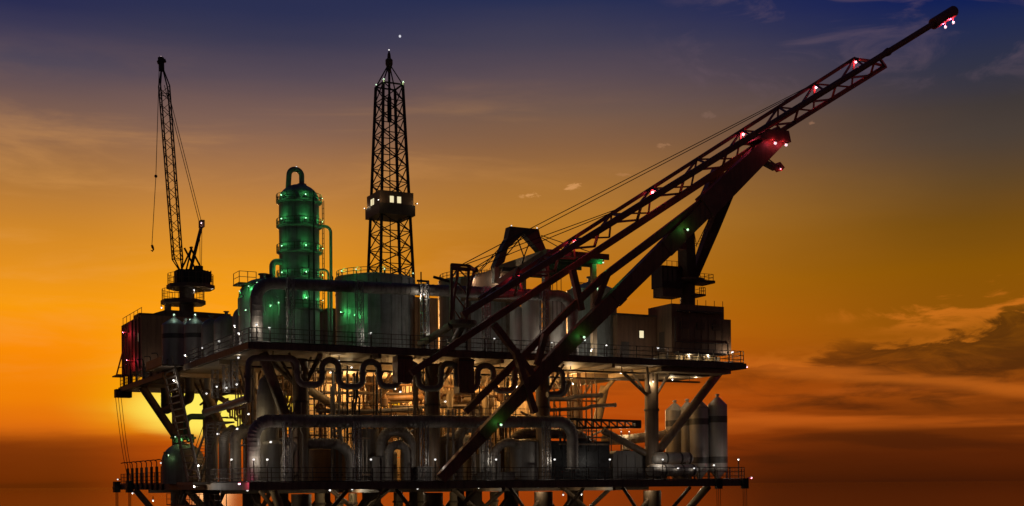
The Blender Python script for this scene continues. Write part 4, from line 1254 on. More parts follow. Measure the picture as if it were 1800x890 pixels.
# --- lit module walls deep between the decks: separate panels with open joints
def panel_wall(label, x0, x1, y, z0, z1, nx, nz, holes=()):
    t = thing('module_wall', label, 'wall', (x0, y, z0), 'module walls between the decks')
    for i in range(nx):
        for j in range(nz):
            if (i, j) in holes:
                continue
            a, b = x0 + (x1 - x0) * i / nx, x0 + (x1 - x0) * (i + 1) / nx
            c, d_ = z0 + (z1 - z0) * j / nz, z0 + (z1 - z0) * (j + 1) / nz
            dy = random.uniform(0, 0.06)
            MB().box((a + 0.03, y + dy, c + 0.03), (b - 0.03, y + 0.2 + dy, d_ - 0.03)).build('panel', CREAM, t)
    for i in range(nx + 1):
        x = x0 + (x1 - x0) * i / nx
        MB().box((x - 0.08, y + 0.28, z0), (x + 0.08, y + 0.45, z1)).build('stud', BROWN, t)
    return t
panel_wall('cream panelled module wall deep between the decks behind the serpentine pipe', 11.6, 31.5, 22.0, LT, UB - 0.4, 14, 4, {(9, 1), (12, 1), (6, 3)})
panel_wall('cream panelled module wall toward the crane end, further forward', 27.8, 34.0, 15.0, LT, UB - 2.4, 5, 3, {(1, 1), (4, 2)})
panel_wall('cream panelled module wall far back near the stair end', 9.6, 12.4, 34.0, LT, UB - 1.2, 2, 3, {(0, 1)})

# --- lit cream horizontal vessels
for k, (x, y, zz, ln, r, l) in enumerate(((15.5, 15.5, ZL + 5.6, 7.0, 1.25, 'cream horizontal vessel below the deck, nearer the stair'), (24.5, 16.5, ZL + 4.2, 6.0, 1.4, 'cream horizontal vessel below the deck, nearer the crane end'),
                                         (21.0, 12.0, ZL + 7.7, 5.0, 0.8, 'slim cream horizontal vessel high under the deck'))):
    t = thing('horizontal_vessel', l, 'vessel', (x, y, LT), 'vessels between the decks')
    pr = [V(x - 0.45, y, zz), V(x - 0.3, y, zz), V(x, y, zz), V(x + ln, y, zz), V(x + ln + .3, y, zz), V(x + ln + .45, y, zz)]
    MB().tube(pr, [r * .4, r * .8, r, r, r * .8, r * .4], 26).build('shell', CREAM, t)
    for f in (0.2, 0.8):
        MB().box((x + ln * f - 0.15, y - r * .8, LT), (x + ln * f + 0.15, y + r * .8, zz - r * 0.55)).build('saddle', BROWN, t)
    for f in (0.05, .35, .65, .95):
        MB().tube([(x + ln * f - .05, y, zz), (x + ln * f + .05, y, zz)], r * 1.02, 26).build('seam_ring', CREAM, t)
    MB().lathe((x + ln * .5, y, zz + r * .9), [(0.2, 0), (0.2, .6), (.3, .6), (.3, .7)], 12).build('nozzle', CREAM, t)

# --- groups of thin vertical pipes
def pipe_bank(label, px0, px1, v, n, mt, r, ztop=None, zbot=None, kink=True, seed=1):
    rnd = random.Random(seed)
    a, b = P(px0, 700, v), P(px1, 700, v)
    zt = ztop or UB - 0.06
    zb = zbot or LT + 3.4
    t = thing('pipe_bank', label, 'pipes', (a.x, v, zb), 'banks of thin risers between the decks')
    for k in range(n):
        f = (k + rnd.uniform(-.25, .25)) / max(1, n - 1)
        x = a.x + (b.x - a.x) * f
        y = v + rnd.uniform(-.5, .5)
        z1 = zt - (rnd.uniform(0, 1.3) if kink else 0)
        if kink and rnd.random() < 0.6:
            zk = zb + (z1 - zb) * rnd.uniform(.5, .85)
            o = rnd.choice((-.16, .16))
            path = [V(x, y, zb), V(x, y, zk), V(x + o, y, zk + .3), V(x + o, y, z1)]
        else:
            path = [V(x, y, zb), V(x, y, z1)]
        MB().tube(path, r * rnd.uniform(.75, 1.3), 8).build('riser', mt, t)
    for zz in (zb + 0.6, zb + (zt - zb) * .55):
        MB().beam((a.x - .15, v, zz), (b.x + .15, v, zz), 0.10, 0.14).build('pipe_clip_beam', BROWN, t)
    return t
pipe_bank('ochre risers just inside the second front column', 545, 572, 9.0, 7, OCHRE, .055, seed=2)
pipe_bank('dark risers hanging through the first full loop of the serpentine pipe', 612, 628, 5.0, 4, BLACK, .07, kink=True, seed=3)
pipe_bank('ochre risers behind the first full loop of the serpentine pipe', 592, 640, 13.0, 10, OCHRE, .06, seed=4)
pipe_bank('tall ochre risers left of the first hanging cabinet', 650, 696, 12.0, 12, OCHRE, .055, seed=5)
pipe_bank('ochre risers between the first hanging cabinet and the third front column', 728, 752, 11.0, 6, OCHRE, .06, seed=6)
pipe_bank('cream risers just past the third front column', 776, 806, 12.0, 7, CREAM, .07, seed=7)
pipe_bank('cream risers behind the second hanging cabinet', 822, 872, 12.5, 11, CREAM, .07, seed=8)
pipe_bank('dark kinked risers standing against the orange sky past the last serpentine loop', 972, 1046, 7.0, 15, OCHRE, .075, zbot=LT + 4.0, seed=9)
pipe_bank('dark risers behind the stair end columns', 484, 512, 14.0, 7, OCHRE, .06, seed=10)
pipe_bank('ochre risers seen through the open stair end', 418, 440, 18.0, 6, OCHRE, .07, seed=11)
pipe_bank('black thin risers over the mottled enclosure', 985, 1066, 2.2, 6, BLACK, .04, zbot=LT + 2.6, ztop=LT + 4.8, kink=False, seed=12)

for i, (a, b, v, n_, m_, l) in enumerate(((556, 590, 16.5, 11, CREAM, 'fine cream risers behind the first gap of the serpentine pipe'), (636, 690, 17.5, 16, OCHRE, 'fine ochre risers far back behind the second serpentine loop'),
        (700, 752, 16.0, 14, OCHRE, 'fine ochre risers far back behind the first hanging cabinet'), (770, 830, 17.5, 15, OCHRE, 'fine ochre risers far back past the third front column'),
        (868, 930, 14.2, 14, CREAM, 'fine cream risers left of the fourth front column'), (606, 634, 8.0, 6, BROWN, 'brown risers in the middle of the first serpentine loop'),
        (655, 668, 6.5, 4, BLACK, 'black risers between the second loop and the first cabinet'), (884, 898, 6.0, 4, BLACK, 'black risers inside the last serpentine loop'))):
    pipe_bank(l, a, b, v, n_, m_, .05, zbot=LT + .1, seed=40 + i)
# --- horizontal runs between the decks
def run(name, label, pts, r, mt, rad=0.6, clad=False, cat='pipe', group='pipe runs between the decks', n=14, ends=True):
    t = thing(name, label, cat, pts[0], group)
    path = fillet(pts, rad, 8) if len(pts) > 2 else [Vector(p) for p in pts]
    m_ = MB()
    if clad:
        clad_tube(m_, path, r, 0.36, 18)
    else:
        m_.tube(path, r, n)
    m_.build('jacket' if clad else 'pipe', mt, t)
    if ends:
        for p, q in ((path[0], path[1]), (path[-1], path[-2])):
            d_ = (q - p).normalized()
            MB().tube([p, p + d_ * 0.14], r * 1.25, n).build('flange', mt, t)
    return t
run('pipe_run', 'cream bent pipe framing a gap behind the second hanging cabinet', [P(790, 724, 9), P(790, 690, 9), P(852, 688, 9), P(854, 740, 9)], .32, CREAM)
run('pipe_run', 'ochre pipe lying across the middle of the gap between the decks', [P(652, 729, 10), P(654, 702, 10), P(742, 699, 10)], .28, OCHRE)
run('pipe_run', 'long dark pipe crossing low behind the lower duct', [P(560, 722, 8), P(640, 724, 8), P(740, 719, 8)], .2, BROWN)
run('pipe_run', 'dark low pipe crossing behind the third front column', [P(690, 716, 9), P(700, 716, 9), P(845, 714, 9)], .16, BROWN)
run('pipe_run', 'dark uneven pipe reaching past the risers toward the orange sky, upper one', [P(945, 702, 6), P(1000, 702, 6), P(1010, 697, 6), P(1058, 695, 6)], .2, BROWN)
run('pipe_run', 'dark uneven pipe reaching past the risers toward the orange sky, lower one', [P(945, 722, 6), P(1030, 718, 6), P(1040, 714, 6), P(1082, 712, 6)], .17, BROWN)
run('pipe_run', 'pale pipe stub bending off the fourth front column', [P(1000, 672, 3.0), P(990, 693, 3.0), P(958, 694, 3.0)], .26, SERP, .4)
run('pipe_run', 'white bent pipe hugging the stair-side columns', [PU(366, 702, 3.5), PU(366, 655, 3.5), PU(392, 640, 3.5)], .36, LIGHT)
run('pipe_run', 'fat dark pipe coming off the serpentine at the stair end', [P(437, 700, 1.0), V(P(437, 700, 1.0).x, 6.0, P(437, 700, 1.0).z - .2), V(P(437, 700, 1.0).x, 14.0, P(437, 700, 1.0).z - .4)], .3, SERP)
for i, (pts, r_, m_, l) in enumerate((
        ([(540, 672), (700, 676), (880, 683)], .11, OCHRE, 'thin long ochre pipe crossing behind all the serpentine loops, upper'),
        ([(545, 690), (720, 693), (930, 698)], .13, BROWN, 'thin long brown pipe crossing behind all the serpentine loops, lower'),
        ([(575, 712), (610, 712), (612, 690), (645, 690)], .12, CREAM, 'thin cream pipe with a step behind the first loop'),
        ([(676, 725), (676, 706), (720, 706), (722, 690), (750, 690)], .14, CREAM, 'thin cream pipe with two steps below the first hanging cabinet'),
        ([(860, 725), (862, 700), (925, 702)], .16, CREAM, 'thin cream bent pipe left of the fourth front column'))):
    run('pipe_run', l, [P(x, y, 10.8 + .35 * i) for x, y in pts], r_, m_, .3)
rnd = random.Random(5)
for i in range(9):
    px = 560 + i * 41 + rnd.uniform(-8, 8)
    p = P(px, 712 + rnd.uniform(-22, 14), 9.6)
    t = thing('pump_skid', f'small valve and pump cluster on thin legs between the decks, {nth(i)} from the stair end', 'pump', (p.x, p.y, LT), 'pump clusters between the decks')
    MB().lathe(p, [(.12, -.45), (.34, -.4), (.34, .25), (.2, .4), (.12, .75)], 12).build('body', OCHRE, t)
    MB().tube([p + V(-.5, 0, 0), p + V(.5, 0, 0)], .13, 10).build('pipe', OCHRE, t)
    MB().lathe(p + V(0, 0, .76), [(.26, 0), (.26, .05)], 14).build('hand_wheel', BROWN, t)
    MB().beam((p.x, p.y, LT), (p.x, p.y, p.z - .4), .1).build('leg', BROWN, t)
# truss jib pointing out toward the silos
t = thing('side_jib', 'short dark truss jib pointing outward over the lower enclosure', 'jib', P(1010, 748, 5.0))
a0, a1, b0, b1 = P(1000, 737, 5), P(1126, 741, 5), P(1000, 753, 5), P(1126, 751, 5)
MB().beam(a0, a1, 0.22, 0.22).build('upper_chord', BLACK, t)
MB().beam(b0, b1, 0.20, 0.20).build('lower_chord', BLACK, t)
for k in range(9):
    f, g = k / 9, (k + 1) / 9
    MB().beam(a0.lerp(a1, f), b0.lerp(b1, g), 0.1).build('lacing', BLACK, t)
    MB().beam(b0.lerp(b1, g), a0.lerp(a1, g), 0.12).build('lacing', BLACK, t)
MB().box(tuple(P(1118, 753, 4.8)), tuple(P(1127, 739, 4.8) + V(0, .5, 0))).build('end_block', BLACK, t)

# --- raking braces between the decks
bl = 'raking braces between the decks'
for (p, v1), (q, v2), r, mt, l in (
        (((462, 622), 1.6), ((506, 742), 3.0), .42, BROWN, 'thick brown raking brace descending from the deck corner'),
        (((470, 628), 2.2), ((536, 690), 6.0), .24, BROWN, 'thin raking brace beside the thick one at the deck corner'),
        (((538, 682), 6.0), ((625, 738), 11.0), .36, CREAM, 'cream raking brace descending behind the second serpentine loop'),
        (((706, 652), 8.0), ((622, 742), 11.0), .34, OCHRE, 'ochre raking brace rising toward the first hanging cabinet'),
        (((562, 622), 2.0), ((541, 668), 3.0), .16, BROWN, 'short raking brace against the second front column'),
        (((800, 640), 4.0), ((770, 680), 3.2), .18, CREAM, 'short cream brace against the third front column'),
        (((1060, 757), 4.0), ((1140, 800), 3.2), .32, BROWN, 'brown brace descending to the crane-end column'),
        (((1266, 652), 3.0), ((1152, 800), 3.2), .40, BROWN, 'long brown brace from the deck tip down past the silos'),
        (((1095, 655), 2.4), ((1143, 700), 3.0), .15, BROWN, 'thin brace from the deck to the crane-end column'),
        (((1078, 668), 12.0), ((1046, 706), 14.0), .22, CREAM, 'pale brace under the deck against the orange sky'),
        (((1063, 680), 16.0), ((1050, 740), 16.0), .45, CREAM, 'pale far column leg against the orange sky'),
        (((942, 655), 4.0), ((962, 672), 3.2), .2, CREAM, 'short pale brace at the head of the fourth front column'),
        ):
    brace('raking_brace', l, P(*p, v1), P(*q, v2), r, mt, bl, 14)
for a, b, r, mt, l in ((PU(250, 694, 0.6), PU(314, 775, 4.5), .42, BROWN, 'long strut holding up the far end of the stair-side walkway'),
                       (PU(362, 690, 2.0), PU(398, 770, 5.0), .40, BROWN, 'strut crossing the bright gap behind the stair'),
                       (PU(395, 705, 4.0), PU(372, 690, 4.0), .25, BROWN, 'short strut crossing the bright gap behind the stair')):
    if 'far end' in l:
        a.z = UB - .02
    brace('raking_brace', l, a, b, r, mt, bl, 14)

# --- tapered hopper at the deck corner
t = thing('tapered_hopper', 'grey tapered vessel with panel seams at the deck corner', 'vessel', P(470, 735, 5.5))
p = P(470, 745, 5.5)
zh = P(470, 668, 5.5).z
MB().lathe((p.x, 5.5, LT), [(.92, 0), (.92, 3.6), (0.86, p.z - LT + 2.0), (0.62, zh - LT), (0.3, zh - LT + .35)], 24).build('shell', GREY, t)
for zz in (3.2, 4.4, 5.6, 6.6):
    MB().lathe((p.x, 5.5, LT + zz), [(.94 - .008 * zz, -.04), (.94 - .008 * zz, .04)], 24).build('seam_ring', GREY, t)
# --- dark pipework cluster hanging under the deck corner
for i, (px, y0, y1, u) in enumerate(((378, 640, 700, 2.4), (398, 632, 690, 2.2), (412, 624, 682, 1.4))):
    p = PU(px, y1, u)
    lattice_post('lattice_post', f'white lattice post under the stair-side deck edge, {nth(i)} from the stair', 'post', px, y0, y1, p.y, 12, GALV, 'lattice posts under the stair-side deck')
t = thing('side_pipe_manifold', 'cluster of knotted ochre pipes seen through the stair end', 'pipes', PU(410, 760, 6.0))
rnd = random.Random(21)
for k in range(9):
    a = PU(400 + k * 4.2, 700 + rnd.uniform(-4, 20), 6 + rnd.uniform(-.5, 2))
    b = a + V(rnd.uniform(-.2, .5), rnd.uniform(-.6, 1.2), -rnd.uniform(1.0, 2.6))
    MB().tube(fillet([a, V(a.x, a.y, b.z), b], .2, 4), rnd.uniform(.07, .14), 8).build('pipe', OCHRE, t)
for k in range(5):
    p = PU(404 + k * 7, 716 + rnd.uniform(-8, 16), 6.2)
    MB().lathe(p, [(.1, -.2), (.26, -.18), (.26, .18), (.1, .2)], 12).build('valve', OCHRE, t)
MB().beam(PU(398, 735, 6.4), PU(440, 735, 6.4), .12).build('pipe_rack', BROWN, t)
MB().beam(PU(398, 705, 6.4), PU(440, 705, 6.4), .12).build('pipe_rack', BROWN, t)
# mid landing frame visible in the bright gap
t = thing('walkway_frame', 'dark crossed walkway frame in the bright gap behind the stair', 'frame', PU(380, 770, 7.0))
for a, b in (((350, 736), (400, 734)), ((379, 690), (380, 770)), ((352, 712), (380, 690)), ((358, 700), (358, 770))):
    MB().beam(PU(*a, 7.0), PU(*b, 7.0), .16).build('member', BLACK, t)

# ================================================================== LOWER DECK
DV1 = 1.7
run('clad_duct', 'fat clad duct running along the lower deck with elbows at both ends', [V(P(446, 800, DV1).x, DV1, LT), V(P(446, 800, DV1).x, DV1, P(446, 740, DV1).z), V(P(1006, 745, DV1).x, DV1, P(1006, 742, DV1).z), V(P(1006, 745, DV1).x, DV1, P(1006, 825, DV1).z)], .50, DUCT, 1.35, True, 'duct', 'big ducts on the lower deck')
def arch(label, px0, px1, ytop, v, r, ybot=846, group='arched ducts on the lower deck'):
    a, b = P(px0, ybot, v), P(px1, ybot, v)
    zt = P((px0 + px1) / 2, ytop, v).z
    return run('arched_duct', label, [V(a.x, v, LT), V(a.x, v, zt), V(b.x, v, zt), V(b.x, v, LT)], r, DUCT, abs(b.x - a.x) / 2 * .98, True, 'duct', group)
arch('tall arched duct standing on the lower deck under the third column', 671, 722, 757, 3.4, .45)
arch('lower arched duct nested inside the tall arch', 684, 716, 782, 2.6, .36)
arch('wide arched duct ahead of the second lower lattice post', 503, 617, 780, 3.0, .42)
arch('arched duct under the main girder of the boom frame', 806, 850, 752, 4.2, .42)
arch('low arched duct beside the mottled enclosure', 868, 925, 778, 3.0, .36)
arch('broad high arched duct behind the mottled enclosure', 893, 1040, 762, 6.0, .46)
for i, (px, v, w, py) in enumerate(((374, 9.5, 20, 772), (394, 6.8, 22, 770), (414, 4.6, 20, 768))):
    p = PU(px, 800, 2.2 - .3 * i)
    zt = PU(px, py - 4, 2.2 - .3 * i).z
    run('elbow_duct', f'upright clad duct with bent top behind the stair, {nth(i)} from the stair', [V(p.x, p.y, LT), V(p.x, p.y, zt), V(p.x + 2.2, p.y + 1.2, zt + .6)], .46, DUCT, .8, True, 'duct', 'elbow ducts at the stair end')
lower_posts = (505, 628, 746, 856, 961)
for i, px in enumerate(lower_posts):
    lattice_post('lattice_post', f'galvanised lattice post carrying the lower duct, {nth(i)} from the stair end', 'post', px, 742, 846, 1.0, 13, GALV, 'lattice posts of the lower duct', zb=LT + .01)
# ochre tank, dark boxes
t, c, r, h = tank('storage_tank', 'ochre round tank standing on the lower deck behind the wide arched duct', 'tank', 570, 74, 792, 7.0, LT, OCHRE, 'cone', .4, 2, 'round tanks on the lower deck')
t, c, r, h = tank('storage_tank', 'dark upright tank on the lower deck left of the tall arched duct', 'tank', 645, 42, 757, 6.0, LT, GREY, 'flat', .3, 3, 'round tanks on the lower deck')
t, c, r, h = tank('storage_tank', 'dark upright tank on the lower deck behind the girder foot', 'tank', 775, 40, 770, 6.5, LT, GREY, 'flat', .3, 3, 'round tanks on the lower deck')
t, c, r, h = tank('storage_tank', 'squat grey tank on the lower deck beside the mottled enclosure', 'tank', 922, 50, 778, 3.6, LT, GREY, 'dome', .3, 2, 'round tanks on the lower deck')
t, c, r, h = tank('storage_tank', 'grey tank on the lower deck behind the stair end of the lower duct', 'tank', 478, 40, 782, 5.0, LT, GREY, 'dome', .4, 3, 'round tanks on the lower deck')
t = thing('generator_enclosure', 'black mottled enclosure box on the lower deck below the duct elbow', 'enclosure', P(945, 845, 3.0))
a, b = P(945, 846, 2.9), P(1072, 776, 2.9)
MB().box((a.x, 2.95, LT), (b.x, 6.5, b.z)).build('body', MOTT, t)
n = 6
for k in range(n):
    x0, x1 = a.x + (b.x - a.x) * k / n + .04, a.x + (b.x - a.x) * (k + 1) / n - .04
    for (za, zc) in ((LT + .1, LT + (b.z - LT) * .5 - .04), (LT + (b.z - LT) * .5 + .04, b.z - .08)):
        MB().box((x0, 2.9, za), (x1, 2.947, zc)).build('panel', MOTT, t)
for k in range(4):
    x = a.x + 1.0 + k * 1.6
    MB().tube([(x, 3.4, b.z + .003), (x, 3.4, b.z + .9)], .06, 8).build('exhaust_pipe', BLACK, t)
for px0, px1, y0, v, l in ((845, 880, 800, 2.8, 'low grey pump box on the lower deck under the girder'), (655, 668, 805, 2.6, 'narrow grey locker on the lower deck left of the tall arch'), (735, 760, 822, 2.2, 'low pale box at the foot of the third lattice post'),
                        (850, 905, 832, 1.2, 'long low pipe trough behind the lower rail')):
    a, b = P(px0, 846, v), P(px1, y0, v)
    t = thing('equipment_box', l, 'box', (a.x, v, LT), 'boxes on the lower deck')
    MB().box((a.x, v, LT), (b.x, v + 1.2, b.z)).build('body', GREY, t)
    MB().box((a.x - .05, v - .05, b.z + .003), (b.x + .05, v + 1.25, b.z + .08)).build('lid', GREY, t)
    MB().box((a.x + .1, v - .03, LT + .15), (b.x - .1, v - .003, b.z - .12)).build('door', GREY, t)

# --- crane end of the lower deck: silos, horizontal tanks, hopper, corrugated pipe
silo('dark banded silo behind the long brace, nearest the crane-end column', 1186, 33, 722, 708, 7.5, LT, 'silos on the lower deck', (.78, .15))
silo('banded silo half hidden between two others', 1208, 26, 720, 706, 6.5, LT, 'silos on the lower deck', (.78, .15))
silo('tall pale banded silo second from the deck tip', 1229, 34, 718, 702, 4.2, LT, 'silos on the lower deck', (.78, .15))
silo('tall pale banded silo nearest the deck tip', 1261, 34, 713, 697, 3.4, LT, 'silos on the lower deck', (.78, .15))
p = P(1164, 730, 7.0)
for i, (x0, x1, yc_, v, l) in enumerate(((1146, 1216, 806, 2.4, 'upper pale horizontal gas tank at the silo feet'), (1138, 1224, 827, 1.4, 'lower pale horizontal gas tank behind the rail'))):
    a, b = P(x0, yc_, v), P(x1, yc_, v)
    r = 11 * mpp(a)
    b.z = a.z
    t = thing('gas_tank', l, 'tank', (a.x, v, LT), 'horizontal tanks at the silo feet')
    d_ = V(1, 0, 0)
    MB().tube([a, a + d_ * .12, a + d_ * .4, b - d_ * .4, b - d_ * .12, b], [r * .35, r * .75, r, r, r * .75, r * .35], 22).build('shell', LIGHT, t)
    for f in (.32, .68, .9):
        q = a.lerp(b, f)
        MB().tube([q - d_ * .1, q + d_ * .1], r * 1.02, 22).build('painted_band', BAND, t)
    for f in (.25, .75):
        q = a.lerp(b, f)
        MB().box((q.x - .12, v - r * .8, LT), (q.x + .12, v + r * .8, a.z - r * .6)).build('saddle', DARK, t)
t = thing('feed_hopper', 'dark rounded hopper box beside the crane-end column on the lower deck', 'hopper', P(1078, 845, 3.6))
a, b = P(1078, 846, 3.6), P(1140, 793, 3.6)
MB().prism([(a.x, 3.6, LT), (b.x, 3.6, LT), (b.x, 3.6, b.z - .3), (b.x - .4, 3.6, b.z), (a.x + .4, 3.6, b.z), (a.x, 3.6, b.z - .3)], (0, 2.4, 0)).build('body', GREY, t)
for k in range(4):
    x = a.x + .5 + k * (b.x - a.x - 1) / 3
    MB().box((x - .04, 3.54, LT + .1), (x + .04, 3.597, b.z - .35)).build('rib', GREY, t)
run('corrugated_pipe', 'pale corrugated pipe linking the enclosure to the silos', [P(1062, 774, 6.2), P(1100, 773, 6.2), P(1172, 765, 6.2)], .45, CREAM, .5, True, 'pipe', None)
p = P(1100, 780, 6.2)
run('corrugated_pipe', 'short pale stub dropping from the corrugated pipe into the hopper', [P(1101, 775, 6.15), P(1101, 795, 5.6)], .36, CREAM, .5, False, 'pipe', None)
for x in (1092, 1106):
    MB()
t = thing('pipe_stand', 'pair of pale uprights holding the corrugated pipe', 'stand', P(1092, 800, 5.6))
for x in (1092, 1106):
    MB().beam(P(x, 800, 5.6), P(x, 761, 5.6), .09).build('post', CREAM, t)

# --- rope blocks at the silo end
for i, (px, py, l) in enumerate(((1262, 850, 'dark rope block with hanging ropes below the last silo'), (1308, 848, 'dark rope block with hanging ropes at the lower deck tip'))):
    p = P(px, py, -.2)
    t = thing('rope_block', l, 'pulley', (p.x, -.35, LB - .3), 'rope blocks on the lower deck edge')
    MB().box((p.x - .3, -.5, LB - .25), (p.x + .3, -.12, LT + .15)).build('block', BLACK, t)
    for k in range(3):
        MB().tube([(p.x - .2 + .2 * k, -.3, LB - .25), (p.x - .2 + .2 * k + .1, -.3, LB - 9)], .025, 5).build('rope', ROPE, t)
# --- stair-end lower walkway: winch blocks, davits
for i, (y, l) in enumerate(((50.4, 'dark rope block with hanging ropes at the far end of the lower walkway'), (43.4, 'second dark rope block with hanging ropes on the lower walkway'))):
    t = thing('rope_block', l, 'pulley', (-.3, y, LB), 'rope blocks on the lower walkway')
    MB().box((-.75, y - .5, LB - .3), (-.12, y + .5, LT + .35)).build('block', BLACK, t)
    MB().tube([(-.45, y - .55, LB + .2), (-.45, y + .55, LB + .2)], .35, 12).build('drum', BLACK, t)
    for k in range(4):
        MB().tube([(-.6 + .12 * k, y - .3 + .2 * k, LB - .3), (-.6 + .12 * k, y - .3 + .2 * k, LB - 9)], .025, 5).build('rope', ROPE, t)
for k in range(8):
    y = 29.0 + k * 2.35
    t = thing('davit_post', f'dark flat post with curved hook on the lower walkway, {nth(k)} from the stair', 'davit', (-.15, y, LT), 'hooked posts along the lower walkway')
    MB().box((-.3, y - .22, LB), (-.1, y + .22, LT + 1.7)).build('post', BLACK, t)
    MB().tube(fillet([V(-.2, y, LT + 1.7), V(-.2, y, LT + 2.4), V(-.9, y + .1, LT + 2.25)], .35, 6), .05, 6).build('hook', BLACK, t)
for k in range(6):
    y = 30.5 + k * 3.3
    t = thing('davit_post', f'dark flat post on the upper stair-side walkway, {nth(k)} from the stair', 'davit', (-.15, y, UT), 'flat posts along the upper walkway')
    MB().box((-.3, y - .2, UT), (-.13, y + .2, UT + 1.5)).build('post', BLACK, t)
    MB().tube(fillet([V(-.2, y, UT + 1.5), V(-.2, y, UT + 2.0), V(-.8, y + .1, UT + 1.9)], .3, 6), .045, 6).build('hook', BLACK, t)

# --- stair-end tank with green valves on top
t, c, r, h = tank('domed_tank', 'dark domed tank with green lit valves at the foot of the stair', 'tank', 322, 74, 812, 25.0, LT, GREY, 'dome', 1.75, 1)
for k in range(7):
    a = R(150 + 34 * k)
    x, y = c.x + .9 * math.cos(a), c.y + .9 * math.sin(a)
    MB().lathe((x, y, LT + h + 1.75), [(.14, 0), (.14, .35), (.3, .38), (.3, .55), (.1, .6), (.1, .8)], 10).build('valve', GREEND, t)
MB().tube(fillet([V(c.x + .3, c.y, LT + h + 2.0), V(c.x + .3, c.y, LT + h + 4.2), V(c.x + 2.0, c.y, LT + h + 4.2)], .6, 8), .28, 12).build('outlet_pipe', GREEND, t)
MB().tube([V(c.x - r * .9, c.y - .5, LT + h * .9), V(c.x - r * .9, c.y - .5, LT + h + .9)], .16, 10).build('side_nozzle', GREY, t)

# --- the stair between the decks
t = thing('steep_stair', 'long steep pale stair dropping from the upper deck to the lower deck', 'stair', PU(358, 852, -.6))
SU = -0.7
tl, tr = PU(304, 640, SU), PU(331, 632, SU)
bl_, br_ = PU(347, 850, SU), PU(371, 848, SU)
def stair_pt(f, side):
    return (tl.lerp(bl_, f) if side == 0 else tr.lerp(br_, f))
stl = V(SU, 27.2, UT - .2); stb = V(SU, 15.8, LT + .25)
w = 1.5
for s in (0, 1):
    dy = V(0, 3.2 * (s - .5) * 0, 0)
# two stringer pairs: front flight steps run across X so the treads face the camera
fa, fb = V(-.55, 26.6, UT), V(-.55, 17.0, LT + .3)
off = V(0, -4.6, 0)
for o in (V(0, 0, 0), off):
    MB().beam(fa + o * 1.0, fb + o * .85, .14, .34).build('stringer', GALV, t)
    for hh in (.55, 1.05):
        MB().beam(fa + o + V(-.25, 0, hh), fb + o * .85 + V(-.25, 0, hh), .045).build('hand_rail', RAILM, t)
    for k in range(7):
        f = (k + .5) / 7
        p = (fa + o).lerp(fb + o * .85, f) + V(-.25, 0, 0)
        MB().beam(p, p + V(0, 0, 1.05), .045).build('rail_post', RAILM, t)
for k in range(17):
    f = (k + .5) / 17
    p, q = fa.lerp(fb, f), (fa + off).lerp(fb + off * .85, f)
    MB().beam(p, q, .22, .08).build('tread', GALV, t)
MB().box((-2.0, 20.6, UT - .12), (-.1, 27.4, UT + .02)).build('top_landing', DARK, t)
MB().box((-1.5, 11.6, LT - .1), (-.1, 17.4, LT + .12)).build('bottom_landing', GREY, t)
MB().box((-2.0, 20.5, UT + .025), (-1.9, 27.4, UT + .75)).build('landing_panel', GREY, t)

# ================================================================== CLUTTER THE PHOTOGRAPH SHOWS BETWEEN THE DUCTS
rnd = random.Random(77)
spots = [(500, 8.5), (533, 12.0), (602, 8.0), (690, 9.5), (716, 7.0), (790, 9.0), (822, 7.5), (866, 8.5), (902, 10.0), (940, 8.0), (1010, 8.5), (1048, 9.5)]
for i, (px, v) in enumerate(spots):
    w_ = rnd.uniform(16, 30)
    py = rnd.uniform(764, 800)
    m_ = (GREY, BROWN, LIGHT, DUCT)[i % 4]
    t, c, r, h = tank('process_drum', f'upright drum standing behind the lower ducts, {nth(i)} from the stair end', 'drum', px, w_, py, v, LT, m_, 'dome', .3, 2, 'drums behind the lower ducts', 20)
    MB().tube(fillet([V(c.x, c.y, LT + h + .2), V(c.x, c.y, LT + h + 1.0), V(c.x + rnd.choice((-1, 1)) * 1.4, c.y, LT + h + 1.0), V(c.x + rnd.choice((-1.4, 1.4)), c.y + .01, LT + h + 2.2)], .3, 5), .11, 8).build('outlet_pipe', m_, t)
    MB().lathe((c.x, c.y - r - .12, LT + h * .55), [(.16, -.2), (.16, .2)], 10).build('gauge', DARK, t)
for i, (px, v, n_, m_, l) in enumerate(((520, 2.6, 4, SERP, 'grey-brown pipes rising from the lower deck beside the first lattice post'), (590, 4.6, 5, DUCT, 'pipes rising from the lower deck past the wide arched duct'), (640, 2.4, 3, SERP, 'thin pipes beside the second lower lattice post'),
        (735, 3.8, 5, BROWN, 'brown pipes rising beside the tall arched duct'), (790, 3.4, 4, DUCT, 'pipes rising beside the girder foot'), (838, 2.6, 3, SERP, 'thin pipes beside the fourth lower lattice post'), (884, 4.8, 5, BROWN, 'brown pipes rising over the low arched duct'))):
    pipe_bank(l, px - 9, px + 9, v, n_, m_, .085, zbot=LT + .02, ztop=UB - .06 if i % 2 else LT + 6.4, seed=90 + i)
for i, (px, u, n_, l) in enumerate(((428, 3.0, 5, 'brown pipes rising beside the big lower elbow'),)):
    q = PU(px, 760, u)
    t = thing('pipe_bank', l, 'pipes', (q.x, q.y, LT), 'risers at the stair end')
    for k in range(n_):
        x, y = q.x + rnd.uniform(-.3, .3), q.y + (k - n_ / 2) * .55
        zk = LT + rnd.uniform(4, 8)
        MB().tube([V(x, y, LT + .02), V(x, y, zk), V(x + .2, y, zk + .35), V(x + .2, y, UB - .1)], rnd.uniform(.06, .12), 8).build('riser', (BROWN, OCHRE, SERP)[k % 3], t)
    for zz in (LT + 3.2, LT + 6.4):
        MB().beam((q.x - .2, q.y - n_ * .3, zz), (q.x - .2, q.y + n_ * .3, zz), .12).build('pipe_clip_beam', BROWN, t)
